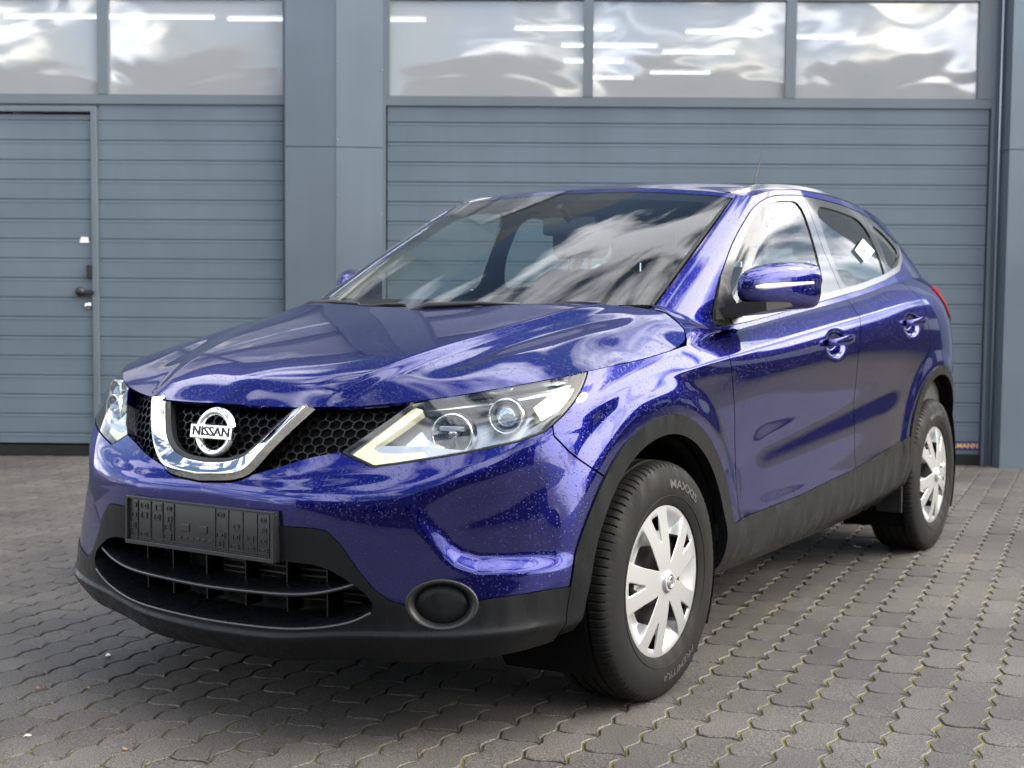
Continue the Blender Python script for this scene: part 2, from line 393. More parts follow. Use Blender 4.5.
# ---------- body surfaces (car frame: x forward from the front axle, y to the car's left, z up) ----------
BN=[ # columns of the lower body, from the nose centre round the left side to the tail centre; rows from hood edge / belt down to the tuck under
 [(.806,0,.848),(.848,0,.785),(.874,0,.720),(.887,0,.672),(.903,0,.628),(.899,0,.545),(.892,0,.455),(.893,0,.365),(.880,0,.275),(.835,0,.205)],
 [(.797,.15,.846),(.838,.15,.783),(.864,.15,.718),(.879,.15,.671),(.899,.15,.628),(.896,.15,.545),(.889,.15,.455),(.890,.15,.366),(.876,.15,.278),(.832,.15,.206)],
 [(.775,.288,.848),(.814,.288,.785),(.842,.288,.720),(.862,.288,.672),(.884,.288,.630),(.884,.288,.545),(.878,.288,.455),(.878,.29,.37),(.862,.29,.288),(.815,.29,.213)],
 [(.715,.44,.858),(.748,.44,.800),(.777,.44,.742),(.803,.44,.690),(.834,.44,.640),(.844,.44,.550),(.844,.44,.455),(.842,.44,.378),(.826,.44,.305),(.780,.43,.228)],
 [(.630,.59,.878),(.667,.595,.825),(.698,.60,.765),(.724,.605,.705),(.748,.605,.650),(.762,.605,.555),(.768,.60,.455),(.773,.602,.385),(.775,.602,.312),(.735,.588,.235)],
 [(.520,.715,.904),(.558,.735,.855),(.588,.748,.795),(.610,.757,.728),(.628,.760,.665),(.642,.760,.565),(.652,.758,.460),(.660,.760,.395),(.668,.765,.322),(.640,.748,.252)],
 [(.400,.803,.926),(.422,.832,.880),(.440,.848,.815),(.455,.857,.742),(.466,.861,.675),(.476,.863,.572),(.482,.864,.465),(.485,.865,.402),(.482,.860,.330),(.455,.825,.270)],
 [(.250,.842,.944),(.255,.866,.898),(.258,.877,.832),(.260,.882,.758),(.262,.884,.690),(.264,.886,.590),(.265,.887,.475),(.265,.888,.408),(.262,.876,.332),(.250,.83,.28)],
 [(.050,.856,.960),(.050,.877,.912),(.050,.887,.848),(.050,.890,.772),(.050,.891,.700),(.050,.892,.600),(.050,.893,.480),(.050,.893,.410),(.050,.876,.33),(.050,.82,.28)],
 [(-.170,.856,.984),(-.170,.878,.932),(-.170,.887,.866),(-.170,.889,.786),(-.170,.888,.708),(-.170,.889,.605),(-.170,.891,.480),(-.170,.893,.410),(-.170,.876,.326),(-.170,.81,.27)],
 [(-.420,.834,1.005),(-.420,.870,.955),(-.420,.884,.884),(-.420,.886,.795),(-.420,.883,.705),(-.420,.882,.600),(-.420,.884,.475),(-.420,.892,.405),(-.420,.874,.318),(-.420,.80,.26)],
 [(-.750,.815,1.030),(-.750,.860,.983),(-.750,.884,.912),(-.750,.885,.815),(-.750,.880,.715),(-.750,.877,.605),(-.750,.880,.475),(-.750,.892,.400),(-.750,.870,.312),(-.750,.79,.25)],
 [(-1.150,.808,1.064),(-1.150,.856,1.016),(-1.150,.884,.942),(-1.150,.885,.842),(-1.150,.880,.738),(-1.150,.876,.622),(-1.150,.880,.482),(-1.150,.892,.402),(-1.150,.868,.312),(-1.150,.79,.25)],
 [(-1.550,.804,1.098),(-1.550,.854,1.050),(-1.550,.884,.974),(-1.550,.886,.870),(-1.550,.881,.762),(-1.550,.877,.642),(-1.550,.881,.500),(-1.550,.893,.412),(-1.550,.868,.316),(-1.550,.79,.25)],
 [(-1.950,.798,1.136),(-1.950,.850,1.088),(-1.950,.884,1.010),(-1.950,.889,.902),(-1.950,.885,.790),(-1.950,.881,.664),(-1.950,.884,.525),(-1.950,.893,.430),(-1.950,.868,.330),(-1.950,.79,.26)],
 [(-2.300,.790,1.176),(-2.300,.845,1.126),(-2.300,.883,1.044),(-2.300,.892,.930),(-2.300,.889,.815),(-2.300,.888,.690),(-2.300,.889,.545),(-2.300,.893,.445),(-2.300,.868,.345),(-2.300,.79,.27)],
 [(-2.640,.772,1.200),(-2.640,.834,1.146),(-2.640,.878,1.062),(-2.640,.893,.948),(-2.640,.894,.828),(-2.640,.893,.700),(-2.640,.892,.555),(-2.640,.892,.455),(-2.640,.865,.355),(-2.640,.78,.28)],
 [(-2.930,.735,1.205),(-2.935,.795,1.148),(-2.940,.842,1.062),(-2.945,.864,.950),(-2.950,.870,.830),(-2.950,.868,.700),(-2.955,.858,.555),(-2.950,.838,.460),(-2.935,.800,.370),(-2.91,.74,.30)],
 [(-3.120,.665,1.195),(-3.155,.712,1.140),(-3.185,.745,1.056),(-3.205,.765,.948),(-3.220,.772,.830),(-3.225,.765,.700),(-3.225,.745,.560),(-3.220,.720,.465),(-3.195,.690,.385),(-3.14,.64,.32)],
 [(-3.265,.48,1.185),(-3.310,.50,1.130),(-3.345,.52,1.048),(-3.370,.53,.945),(-3.395,.53,.830),(-3.410,.53,.700),(-3.425,.53,.560),(-3.425,.52,.465),(-3.400,.51,.385),(-3.34,.48,.32)],
 [(-3.320,.24,1.180),(-3.365,.25,1.125),(-3.400,.26,1.044),(-3.425,.26,.942),(-3.450,.26,.830),(-3.465,.26,.700),(-3.480,.26,.560),(-3.480,.26,.465),(-3.455,.25,.385),(-3.39,.24,.32)],
 [(-3.335,0,1.180),(-3.380,0,1.125),(-3.415,0,1.042),(-3.440,0,.940),(-3.465,0,.830),(-3.480,0,.700),(-3.492,0,.560),(-3.492,0,.465),(-3.468,0,.385),(-3.40,0,.32)]]
def arc(cx,cz,rx,rz,a0,a1,n=40):
    t=np.radians(np.linspace(a0,a1,n)); return [(cx+rx*math.cos(a),cz+rz*math.sin(a)) for a in t]
FRONT_OPEN=arc(.028,.345,.408,.405,-35,215,60)+[(-.36,-.2),(.41,-.2)]
FRONT_TRIM=arc(.028,.345,.470,.459,-8,188,60)+[(-.44,-.2),(.50,-.2)]
REAR_OPEN=arc(-2.640,.350,.400,.430,-30,210,60)+[(-3.0,-.2),(-2.28,-.2)]
REAR_TRIM=arc(-2.640,.350,.448,.468,-8,188,60)+[(-3.08,-.2),(-2.2,-.2)]
def body_grid(step=.008):
    D=np.array(BN,float)
    low=D[:,8:9]*np.array([1,1,1.])-np.array([0,0,.024]); low[:,:,:2]=D[:,8:9,:2]*.97+D[:,9:10,:2]*.03
    wl=np.r_[np.ones(6),.5,np.zeros(len(D)-7)][:,None,None]; low=low*wl+(D[:,8:9]*.5+D[:,9:10]*.5)*(1-wl)
    D=np.concatenate([D[:,:9],low,D[:,9:]],1)
    tu=params(D,0,step); tv=params(D,1,step*.9)
    G=spline_net(D,tu,tv,4)
    # fold in displacements along the normal
    X,Y,Z=G[...,0],G[...,1],G[...,2]
    row=G[:,int(.55*G.shape[1])]; s=np.r_[0,np.cumsum(np.hypot(*np.diff(row[:,:2],axis=0).T))]
    S=np.repeat(s[:,None],G.shape[1],1)
    N=normals(G,True)
    if np.mean(N[:,:,1])<0: N=-N
    d=np.zeros(X.shape)
    # wheel arch blisters
    for (cx,cz,r0,r1,am) in ((.028,.345,.495,.58,.011),(-2.640,.350,.480,.560,.009)):
        r=np.hypot(X-cx,(Z-cz)*1.02); d+=am*(1-sst(r,r0,r1))*sst(Z,.30,.45)*(Y>.5)*(1-sst(X,.40,.62))
    # door shelf: the lower door stands out below a rising crease
    zc=.545+(-.55-X)*.078
    e=sst(-X,.50,.75)*(1-sst(-X,1.95,2.25))*(Y>.5)
    d+=e*(.0060*(1-sst(Z,zc-.015,zc+.095))-.003*np.exp(-((Z-zc-.10)/.06)**2))*sst(Z,.42,.50)
    # shoulder crease
    zs=.972+(-.8-X)*.082
    d+=.006*np.exp(-np.abs(Z-zs)/.022)*(Y>.6)*sst(-X,-.1,.3)*(1-sst(-X,2.6,2.9))
    for xh,zh in ((-1.365,.952),(-2.265,1.004)):
        q=((X-xh)/.085)**2+((Z-zh)/.042)**2; d-=.024*np.exp(-q*q*1.4)*(Y>.5)
    # bumper corner scoop
    if SCOOP is not None:
        f=sdf(S,Z,SCOOP); lowl=linedist(S,Z,SCOOP[9:]+SCOOP[:1]); upl=linedist(S,Z,SCOOP[:7]+[(1.25,.87)])
        depth=.022*(f>0)*sst(lowl,.0,.050)*sst(upl,-.01,.14)*(1-sst(S,.84,1.09))*(.40+.60*sst(S,.61,.76))
        d-=depth
    G=G+N*d[...,None]
    N=normals(G,True)
    if np.mean(N[:,:,1])<0: N=-N
    return G,N,S
SCOOP=[(.567,.649),(.601,.672),(.676,.703),(.747,.719),(.807,.74),(.859,.765),(.929,.785),(1.25,.80),(1.25,.452),(1.028,.450),(.881,.450),(.773,.452),(.716,.470),(.683,.493),(.654,.524),(.617,.565),(.593,.599)]
GN=[ # greenhouse columns, bottom -> top: windscreen centre, pillar, side glass, tail
 [(-.020,0,1.092),(-1.020,0,1.520)],[(-.045,.20,1.092),(-1.026,.20,1.518)],[(-.110,.40,1.096),(-1.042,.37,1.509)],[(-.215,.57,1.100),(-1.064,.51,1.497)],
 [(-.318,.672,1.102),(-1.087,.598,1.485)],[(-.352,.712,1.092),(-1.108,.622,1.480)],[(-.395,.752,1.070),(-1.140,.638,1.481)],[(-.450,.786,1.038),(-1.190,.645,1.488)],
 [(-.560,.812,1.012),(-1.280,.647,1.506)],[(-.80,.812,1.030),(-1.42,.648,1.520)],[(-1.15,.806,1.060),(-1.62,.647,1.530)],[(-1.55,.802,1.094),(-1.86,.643,1.530)],
 [(-1.95,.796,1.132),(-2.14,.636,1.519)],[(-2.30,.788,1.172),(-2.42,.625,1.496)],[(-2.62,.772,1.196),(-2.68,.608,1.463)],[(-2.90,.740,1.201),(-2.90,.585,1.416)],
 [(-3.09,.672,1.192),(-3.03,.52,1.382)],[(-3.245,.49,1.182),(-3.12,.36,1.376)],[(-3.30,.25,1.178),(-3.15,.18,1.384)],[(-3.315,0,1.178),(-3.16,0,1.388)]]
def green_grid(step=.008):
    D=[]
    for i,(a,b) in enumerate(GN):
        a,b=np.array(a),np.array(b)
        nrm=np.array([.39,0,.92]) if i<4 else (np.array([0,1,.35]) if i>7 and i<15 else np.array([.2,.6,.6]) if i<8 else np.array([-.8,.3,.5]))
        nrm=nrm/np.linalg.norm(nrm); bul=.016 if i<4 else .014 if 7<i<15 else .010
        D.append([a+(b-a)*t+nrm*bul*4*t*(1-t) for t in (0,.25,.5,.75,1)])
    D=np.array(D); tu=params(D,0,step); G=spline_net(D,tu,params(D,1,step),4)
    N=normals(G,True)
    if np.mean(N[:,:,2])<0: N=-N
    return G,N,np.repeat(tu[:,None],G.shape[1],1)
def roof_fun(edge):
    pts=[(p[0],p[1],p[2],3) for p in edge[::4]]
    for x,z in ((-1.02,1.520),(-1.2,1.546),(-1.4,1.565),(-1.65,1.577),(-1.95,1.577),(-2.25,1.563),(-2.55,1.537),(-2.85,1.493),(-3.05,1.437),(-3.16,1.388)):
        for y,dz in ((0,0),(.25,-.004),(.45,-.018)): 
            if y<.4 or (-2.9<x<-1.1): pts.append((x,y,z+dz,1))
    return hfield(pts,-3.35,-.85,.75,26,18,2e-5)
def hood_fun(r0):
    pts=[(p[0],p[1],p[2],3) for p in r0]
    C=[(.806,.848),(.778,.871),(.735,.8925),(.65,.926),(.5,.972),(.3,1.022),(.1,1.066),(0,1.085),(-.06,1.096)]
    zc=lambda x: float(np.interp(x,[p[0] for p in C[::-1]],[p[1] for p in C[::-1]]))
    for x,z in C: pts.append((x,0,z,1))
    for x in (.68,.55,.4,.25,.1,0): 
        for y in (.12,.24): pts.append((x,y,zc(x)-.055*y*y,.7))
    for x,y,z in ((.62,.40,.9185),(.45,.45,.967),(.25,.48,1.016),(.05,.52,1.057),(-.10,.55,1.087),(-.20,.62,1.093),(-.25,.69,1.088)): pts.append((x,y,z,.8))
    for x,y,z in ((.45,.66,.940),(.25,.725,.980),(.05,.765,1.012),(-.10,.780,1.035),(-.20,.785,1.050),(-.28,.77,1.064)): pts.append((x,y,z,.8))
    h=hfield(pts,-.40,.90,.95,30,40,4e-4)
    def f(x,y):
        X_,Y_=np.meshgrid(np.asarray(x,float),np.abs(np.asarray(y,float)),indexing='ij')
        yr=np.interp(X_,[-.3,-.10,.05,.25,.45,.62,.72,.78],[.60,.55,.51,.455,.395,.345,.310,.290])
        g=(1-sst(X_,.70,.80))*sst(X_,-.30,-.05)
        # raised centre panel with a soft shoulder, and a shallow valley in front of the wing crown
        e=.009*(1-sst(Y_-yr,-.01,.055))-.006*np.exp(-((Y_-yr-.115)/.05)**2)*sst(X_,-.3,0)*(1-sst(X_,.45,.6))
        return h(x,y)+e*g
    return f
# ================= THE CAR =================
car=empty('car',(0,0,0))
tag(car,'dark blue five-door crossover car beaded with rain, parked on the block paving','car')
G,NB,S=body_grid(.009)
X,Y,Z=G[...,0],G[...,1],G[...,2]
# mirrored-and-joined grid for the parts that run across the nose
def full(A,flip=None):
    B=A[::-1].copy()
    if flip=='v': B=B*[1,-1,1]
    elif flip=='s': B=-B
    return np.concatenate([B,A[1:]])
GF,NF,SF=full(G,'v'),full(NB,'v'),full(S,'s'); AF=np.abs(SF); XF,ZF=GF[...,0],GF[...,2]
fr=slice(*( lambda k:(k[0],k[-1]+1))(np.where(AF[:,0]<1.75)[0]))
GF,NF,SF,AF,XF,ZF=[a[fr] for a in (GF,NF,SF,AF,XF,ZF)]
HL=[(.391,.745),(.482,.712),(.549,.722),(.651,.738),(.753,.755),(.858,.775),(.929,.796),(.974,.826),(1.032,.868),(1.122,.935),(1.15,.99),(.937,.99),(.60,.99),(.525,.90),(.531,.862)]
GRILLE=[(0,.653),(.10,.659),(.135,.668),(.165,.684),(.24,.706),(.315,.731),(.386,.747),(.523,.862),(.523,1.0),(-.05,1.0),(-.05,.653)]
PLINE=[(-.1,.562),(.36,.563),(.395,.558),(.431,.527),(.483,.458),(.522,.417),(.56,.392),(.60,.383),(.78,.394),(.834,.40),(.948,.408),(1.4,.416)]
ABOVE=PLINE+[(3,.416),(3,1.3),(-.1,1.3)]
SEAM=[(-.1,-1),(1.20,-1),(1.20,.63),(1.14,.669),(1.079,.70),(1.009,.742),(.955,.785),(.90,1.2),(-.1,1.2)]
INTAKE=[(-.05,.474),(.29,.474),(.355,.473),(.40,.463),(.445,.442),(.495,.411),(.516,.385),(.512,.366),(.47,.341),(.42,.325),(.36,.312),(.27,.301),(.15,.295),(0,.292),(-.05,.292)]
FOG=(.691,.384,.090,.061)
def half(poly):   # polygon given for one side, open across the centre line
    return poly
f_gr=sdf(AF,ZF,GRILLE); f_hl=sdf(AF,ZF,HL); f_up=sdf(AF,ZF,ABOVE); f_seam=sdf(AF,ZF,SEAM); f_in=sdf(AF,ZF,INTAKE)
f_fog=1-np.hypot((AF-FOG[0])/FOG[2],(ZF-FOG[1])/FOG[3]); f_fog=np.where(SF>0,f_fog*.07,-1.)
side=np.where(np.abs(GF[...,1])>.5,1,0)
f_ft=np.where(side,sdf(XF,ZF,FRONT_TRIM),-1.); f_fo=np.where(side,sdf(XF,ZF,FRONT_OPEN),-1.)
panel('front_bumper',GF,NF,[f_up-.001,f_seam-.0025,-f_gr-.002,-f_hl-.003,-f_ft-.001,-f_fog],PAINT,car,edge=.03)
lower=panel('lower_bumper',GF,NF,[-f_up-.001,-f_in,-f_fog,-f_ft-.002,1.25-AF],CLAD,car,off=.004,edge=.035)
# sides
f_ft=sdf(X,Z,FRONT_TRIM); f_fo=sdf(X,Z,FRONT_OPEN); f_rt=sdf(X,Z,REAR_TRIM); f_ro=sdf(X,Z,REAR_OPEN)
onside=(Y>.35)
f_fo=np.where(onside,f_fo,-1); f_ft=np.where(onside,f_ft,-1); f_ro=np.where(onside,f_ro,-1); f_rt=np.where(onside,f_rt,-1)
f_hls=sdf(S,Z,HL); f_seams=sdf(S,Z,SEAM)
SILL=[(-.3,.432),(-.50,.440),(-1.02,.449),(-1.58,.480),(-2.23,.543),(-2.5,.575)]
f_sill=sdf(X,Z,SILL+[(-2.5,-1),(-.3,-1)])            # inside = cladding
FD=[(-.30,1.3),(-.415,1.02),(-.440,.90),(-.470,.75),(-.500,.44),(-.50,-1)]
f_fd=sdf(X,Z,FD+[(2,-1),(2,1.3)])                    # inside = ahead of the front door
BP=[(-1.70,1.3),(-1.69,1.10),(-1.62,.99),(-1.592,.90),(-1.585,.80),(-1.575,.45),(-1.575,-1)]
f_bp=sdf(X,Z,BP+[(2,-1),(2,1.3)])                    # inside = ahead of the rear door
RD=[(-2.40,1.3),(-2.42,1.17),(-2.46,1.07),(-2.495,.98),(-2.500,.89),(-2.44,.845),(-2.34,.76),(-2.27,.66),(-2.22,.54),(-2.2,-1)]
f_rd=sdf(X,Z,RD+[(2,-1),(2,1.3)])                    # inside = ahead of the rear quarter
TAIL=[(4.30,1.158),(4.48,1.02),(4.72,.985),(5.02,.995),(5.05,1.13),(4.60,1.175)]
f_tl=sdf(S,Z,TAIL)
f_hatch=sdf(S,Z,[(4.98,1.4),(4.98,.80),(5.08,.70),(6,.70),(6,1.4)])
f_rb=sdf(S,Z,[(4.16,-1),(4.16,.74),(4.5,.80),(6,.80),(6,-1)])
gap=.0024
pair('fender',G,NB,[f_fd-gap,-f_seams-gap,-f_hls-.003,-f_ft-.001,-f_sill-.001],PAINT,car,edge=.02)
fdo=pair('front_door',G,NB,[-f_fd-gap,f_bp-gap,-f_sill-.001,-f_ft-.001],PAINT,car,edge=.02)
rdo=pair('rear_door',G,NB,[-f_bp-gap,f_rd-gap,-f_sill-.001,-f_rt-.001],PAINT,car,edge=.02)
pair('rear_quarter',G,NB,[-f_rd-gap,-f_rt-.001,-f_tl-.002,-f_hatch-.003,-f_rb-.002,.1-(-1.5-X)*0],PAINT,car,edge=.02)
f_rbl=sdf(S,Z,[(4.0,-1),(4.0,.50),(6,.50),(6,-1)])
pair('rear_bumper',G,NB,[f_rb-.002,-f_rt-.001,-f_rbl,X*0+1],PAINT,car,edge=.02)
pair('rear_lower_bumper',G,NB,[f_rbl-.002,-f_rt-.002,-2.7-X],CLAD,car,off=.004,edge=.02)
pair('tailgate',G,NB,[f_hatch-.003],PAINT,car,edge=.02)
pair('tail_light',G,NB,[f_tl-.002],RED,car,off=.006,edge=.03)
pair('wheel_arch_trim',G,NB,[f_ft,-f_fo,.8-X,X+.6,Z-.285],CLAD,car,off=.005,edge=.03)
pair('wheel_arch_trim',G,NB,[f_rt,-f_ro,-2.0-X,Z-.30],CLAD,car,off=.005,edge=.03)
LIPL=None
pair('sill_trim',G,NB,[f_sill-.001,-f_ft-.002,-f_rt-.002,-f_fo-.002,-f_ro-.002],CLAD,car,off=.004,edge=.02)
# ---- bonnet ----
r0=G[(S[:,0]<1.62)][:,0]
hood=hood_fun(r0[::3]); 
xs=np.arange(-.36,.825,.008); ys=np.arange(-.88,.881,.008)
HZ=hood(xs,ys); HX,HY=np.meshgrid(xs,ys,indexing='ij'); HG=np.stack([HX,HY,HZ],-1); HN=normals(HG); HN=np.where(HN[...,2:]<0,-HN,HN)
e=G[:,0][G[:,0,0]>-.19]; out=[(p[0],p[1]) for p in e[::2]]
rear=[(-.205,.846),(-.240,.822),(-.262,.785),(-.285,.735),(-.245,.66),(-.165,.53),(-.09,.40),(-.02,.2),(0.005,0)]
HP=out+rear; HP=HP+[(x,-y) for x,y in HP[::-1]]
f_h=sdf(HX,HY,HP)
panel('hood',HG,HN,[f_h-.003],PAINT,car,edge=.010)
def cowl_h(x,y): return float(hood([x],[y])[0,0])
# cowl: black strip between bonnet and windscreen
cw=MB(); rings=[]
for y in np.linspace(-.70,.70,41):
    a=abs(y); xr=np.interp(a,[0,.2,.40,.53,.66,.735],[.005,-.02,-.09,-.165,-.245,-.285]); 
    rings.append([(xr+.012,y,cowl_h(xr+.012,y)-.012),(xr-.03,y,cowl_h(xr,y)-.016),(xr-.06,y,cowl_h(xr,y)-.028),(xr-.03,y,cowl_h(xr,y)-.06)])
cw.loft(rings).build('cowl',BLACK,car,angle=.6)
# ---- greenhouse ----
D=np.array(GN); tu_n=len(GN)
GG,GNN,TU=green_grid(.009)
TV=np.repeat(np.linspace(0,1,GG.shape[1])[None],len(GG),0)
FGG,FGN,FTU=full(GG,'v'),full(GNN,'v'),full(TU); FTV=full(TV)
wsf=np.minimum((4.0-FTU)*.12,1)
panel('windscreen',FGG,FGN,[wsf-.004,(.962-FTV)*.55],WSGLASS,car,edge=.0)
# black border printed on the glass (behind its edge)
ws_in=np.minimum(np.minimum((3.80-FTU)*.12,FTV*.55-.030),(0.90-FTV)*.55+0*FTV)
panel('windscreen_border',FGG,FGN,[wsf-.006,(.962-FTV)*.55,-ws_in],FRIT,car,off=-.004,edge=.0)
pair('windscreen_seal',GG,GNN,[(4.0-TU)*.12+.012,-(4.0-TU)*.12+.004],RUBBER,car,off=-.003,edge=.01)
panel('roof_front_edge',FGG,FGN,[(4.3-FTU)*.12,(FTV-.966)*.55],PAINT,car,edge=.01)
DLO=[(-.50,1.03),(-.516,1.069),(-.641,1.175),(-.856,1.314),(-1.097,1.434),(-1.22,1.473),(-1.336,1.493),(-1.6,1.508),(-2.04,1.497),(-2.3,1.475),(-2.5,1.443),(-2.63,1.37),(-2.66,1.33),(-2.60,1.285),(-2.45,1.225),(-2.2,1.185),(-1.9,1.148),(-1.32,1.094),(-.8,1.048)]
def rnd(poly,k=2):   # corner cutting
    P=np.array(poly,float)
    for _ in range(k):
        Q=np.roll(P,-1,0); P=np.stack([P*.8+Q*.2,P*.2+Q*.8],1).reshape(-1,2)
    return P
GX,GY,GZ=GG[...,0],GG[...,1],GG[...,2]
glat=(GY>.3)&(TU>4.2)&(TU<16)
f_dlo=np.where(glat,sdf(GX,GZ,rnd(DLO)),-1.)
FGL=[(-.690,1.062),(-.655,1.13),(-.775,1.228),(-.945,1.336),(-1.128,1.428),(-1.235,1.458),(-1.348,1.474),(-1.55,1.482),(-1.525,1.297),(-1.495,1.132)]
RGL=[(-1.715,1.152),(-1.660,1.281),(-1.685,1.476),(-1.95,1.468),(-2.257,1.440),(-2.262,1.224),(-2.225,1.205),(-2.0,1.183)]
QGL=[(-2.365,1.428),(-2.47,1.410),(-2.575,1.345),(-2.590,1.322),(-2.545,1.290),(-2.325,1.222),(-2.345,1.33)]
f_fg=sdf(GX,GZ,rnd(FGL)); f_rg=sdf(GX,GZ,rnd(RGL)); f_qg=sdf(GX,GZ,rnd(QGL))
belt=[(-.62,1.036),(-.8,1.048),(-1.32,1.094),(-1.9,1.148),(-2.2,1.185),(-2.45,1.225),(-2.60,1.285),(-2.66,1.33)]
f_bs=.011-linedist(GX,GZ,[(x-.004,z+.013) for x,z in belt])
panel_m=None
frame_fields=[(TU-4.0)*.05-.012,-f_dlo-.002,(15.3-TU)*.2]
pair('body_side_frame',GG,GNN,frame_fields,PAINT,car,edge=.016)
f_bpg=sdf(GX,GZ,[(-1.70,1.0),(-1.692,1.10),(-1.60,1.30),(-1.615,1.6),(2,1.6),(2,1.0)])
f_qd=sdf(GX,GZ,[(-2.40,1.0),(-2.40,1.17),(-2.29,1.26),(-2.31,1.6),(2,1.6),(2,1.0)])
def below(p):  return (p[0],p[1])
pair('window_frame',GG,GNN,[f_dlo-.002,-f_fg,f_bpg-.002,-f_bs],GLOSS,fdo,edge=.012)
pair('window_frame',GG,GNN,[f_dlo-.002,-f_rg,-f_qg,-f_bpg-.002,f_qd-.002,-f_bs],GLOSS,rdo,edge=.012)
pair('quarter_window_frame',GG,GNN,[f_dlo-.002,-f_qg,-f_qd-.002,-f_bs],GLOSS,car,edge=.012)
pair('window',GG,GNN,[f_fg+.004,glat*2-1.],SIDEGLASS,fdo,off=-.005,edge=0)
pair('window',GG,GNN,[f_rg+.004,glat*2-1.],SIDEGLASS,rdo,off=-.005,edge=0)
pair('quarter_window',GG,GNN,[f_qg+.004,glat*2-1.],SIDEGLASS,car,off=-.005,edge=0)
pair('belt_trim',GG,GNN,[f_bs,f_bpg-.001,glat*2-1.],SATIN,fdo,off=.004,edge=.008)
pair('belt_trim',GG,GNN,[f_bs,-f_bpg-.001,glat*2-1.],SATIN,rdo,off=.004,edge=.008)
pair("rear_window",GG,GNN,[np.minimum((TU-16.2)*.2,np.minimum(TV-.12,.92-TV)*.3)],SIDEGLASS,car,off=-.004,edge=0)
pair('tailgate_frame',GG,GNN,[(TU-15.3)*.2-.002,-np.minimum((TU-16.2)*.2,np.minimum(TV-.12,.92-TV)*.3)],PAINT,car,edge=.012)
# corner between wing top, bonnet and pillar foot
ra=np.array([p for p in G[:,0] if -.58<p[0]<-.06 and p[1]>.5]); gb=GG[(TU[:,0]>=4.0)&(TU[:,0]<=8.1)][:,0]
def resamp(P,n):
    d=np.r_[0,np.cumsum(np.linalg.norm(np.diff(P,axis=0),axis=1))]; t=np.linspace(0,d[-1],n); return np.stack([np.interp(t,d,P[:,k]) for k in range(3)],1)
ra,gb=resamp(ra,50),resamp(gb,50); cg=[]
for k in range(9):
    t=k/8; q=ra*(1-t)+gb*t; q[:,1]+=.030*4*t*(1-t)*.4; q[:,2]+=.03*4*t*(1-t)*.4; cg.append(q)
cg=np.array(cg).transpose(1,0,2); cn=normals(cg); cn=np.where(cn[...,2:]<0,-cn,cn)
f_hc=sdf(cg[...,0],cg[...,1],HP)
pair('pillar_foot',cg,cn,[-f_hc-.003],PAINT,car,edge=.015)
# ---- roof ----
edge=GG[:,-1]; rf=roof_fun(edge)
xs=np.arange(-3.20,-.99,.01); ys=np.arange(-.68,.681,.01)
RZ=rf(xs,ys); RX,RY=np.meshgrid(xs,ys,indexing='ij'); RG=np.stack([RX,RY,RZ],-1); RN=normals(RG); RN=np.where(RN[...,2:]<0,-RN,RN)
RP=[(p[0],p[1]) for p in edge[::2]]; RP=RP+[(x,-y) for x,y in RP[::-1]]
f_r=sdf(RX,RY,RP)
panel('roof',RG,RN,[f_r+.002],PAINT,car,edge=.01)
for sg in (1,-1):
    d=MB(); P=[]
    for p in edge[(TU[:,0]>4.6)&(TU[:,0]<15.5)][::4]: P.append(((p[0]),sg*(p[1]-.045),float(rf([p[0]],[p[1]-.045])[0,0])+.003))
    rings=[]
    for i,p in enumerate(P):
        t=min(1,i/4,(len(P)-1-i)/4+.2); w_,h_=.013,.010*t
        rings.append([(p[0],p[1]-w_,p[2]-.006),(p[0],p[1]-w_*.7,p[2]+h_),(p[0],p[1]+w_*.7,p[2]+h_*.8),(p[0],p[1]+w_,p[2]-.008)])
    d.loft(rings).build('roof_moulding',GLOSS,car,angle=.5)
a=MB(); a.lathe([(0,0),(.034,0),(.03,.012),(.012,.026),(.006,.03),(0,.03)],20,Matrix.Translation((-2.62,0,float(rf([-2.62],[0])[0,0])-.004)))
ao=a.build('antenna',BLACK,car,smooth=True)
MB().tube([(-2.62,0,1.545),(-2.70,0,1.68),(-2.785,0,1.815)],[.004,.003,.0025],8).build('mast',BLACK,ao,smooth=True)

# ---- nose: grille, emblem, V trim, intake, plate, fog covers ----
sel=(SF[:,0]>-1.25)&(SF[:,0]<1.25)
D0=np.array(BN,float)
def fine(step_u,step_v,smax,z0,z1):
    """dense resample of the nose for fine cut-outs"""
    s1=SF[:,0]; u=np.arange(-smax,smax+1e-6,step_u); n=int(.75/step_v); v=np.linspace(0,GF.shape[1]-1,n)
    iu=np.interp(u,s1,np.arange(len(s1)))
    def samp(A):
        i0=np.clip(np.floor(iu).astype(int),0,len(s1)-2); f=(iu-i0)[:,None,None]; B=A[i0]*(1-f)+A[i0+1]*f
        j0=np.clip(np.floor(v).astype(int),0,A.shape[1]-2); g=(v-j0)[None,:,None]; return B[:,j0]*(1-g)+B[:,j0+1]*g
    g=samp(GF); nn=samp(NF); nn/=np.linalg.norm(nn,axis=2,keepdims=True); s=np.repeat(u[:,None],g.shape[1],1)
    keep=np.where((g[...,2].max(0)>z0)&(g[...,2].min(0)<z1))[0]; k=slice(keep[0],keep[-1]+1)
    return g[:,k],nn[:,k],s[:,k]
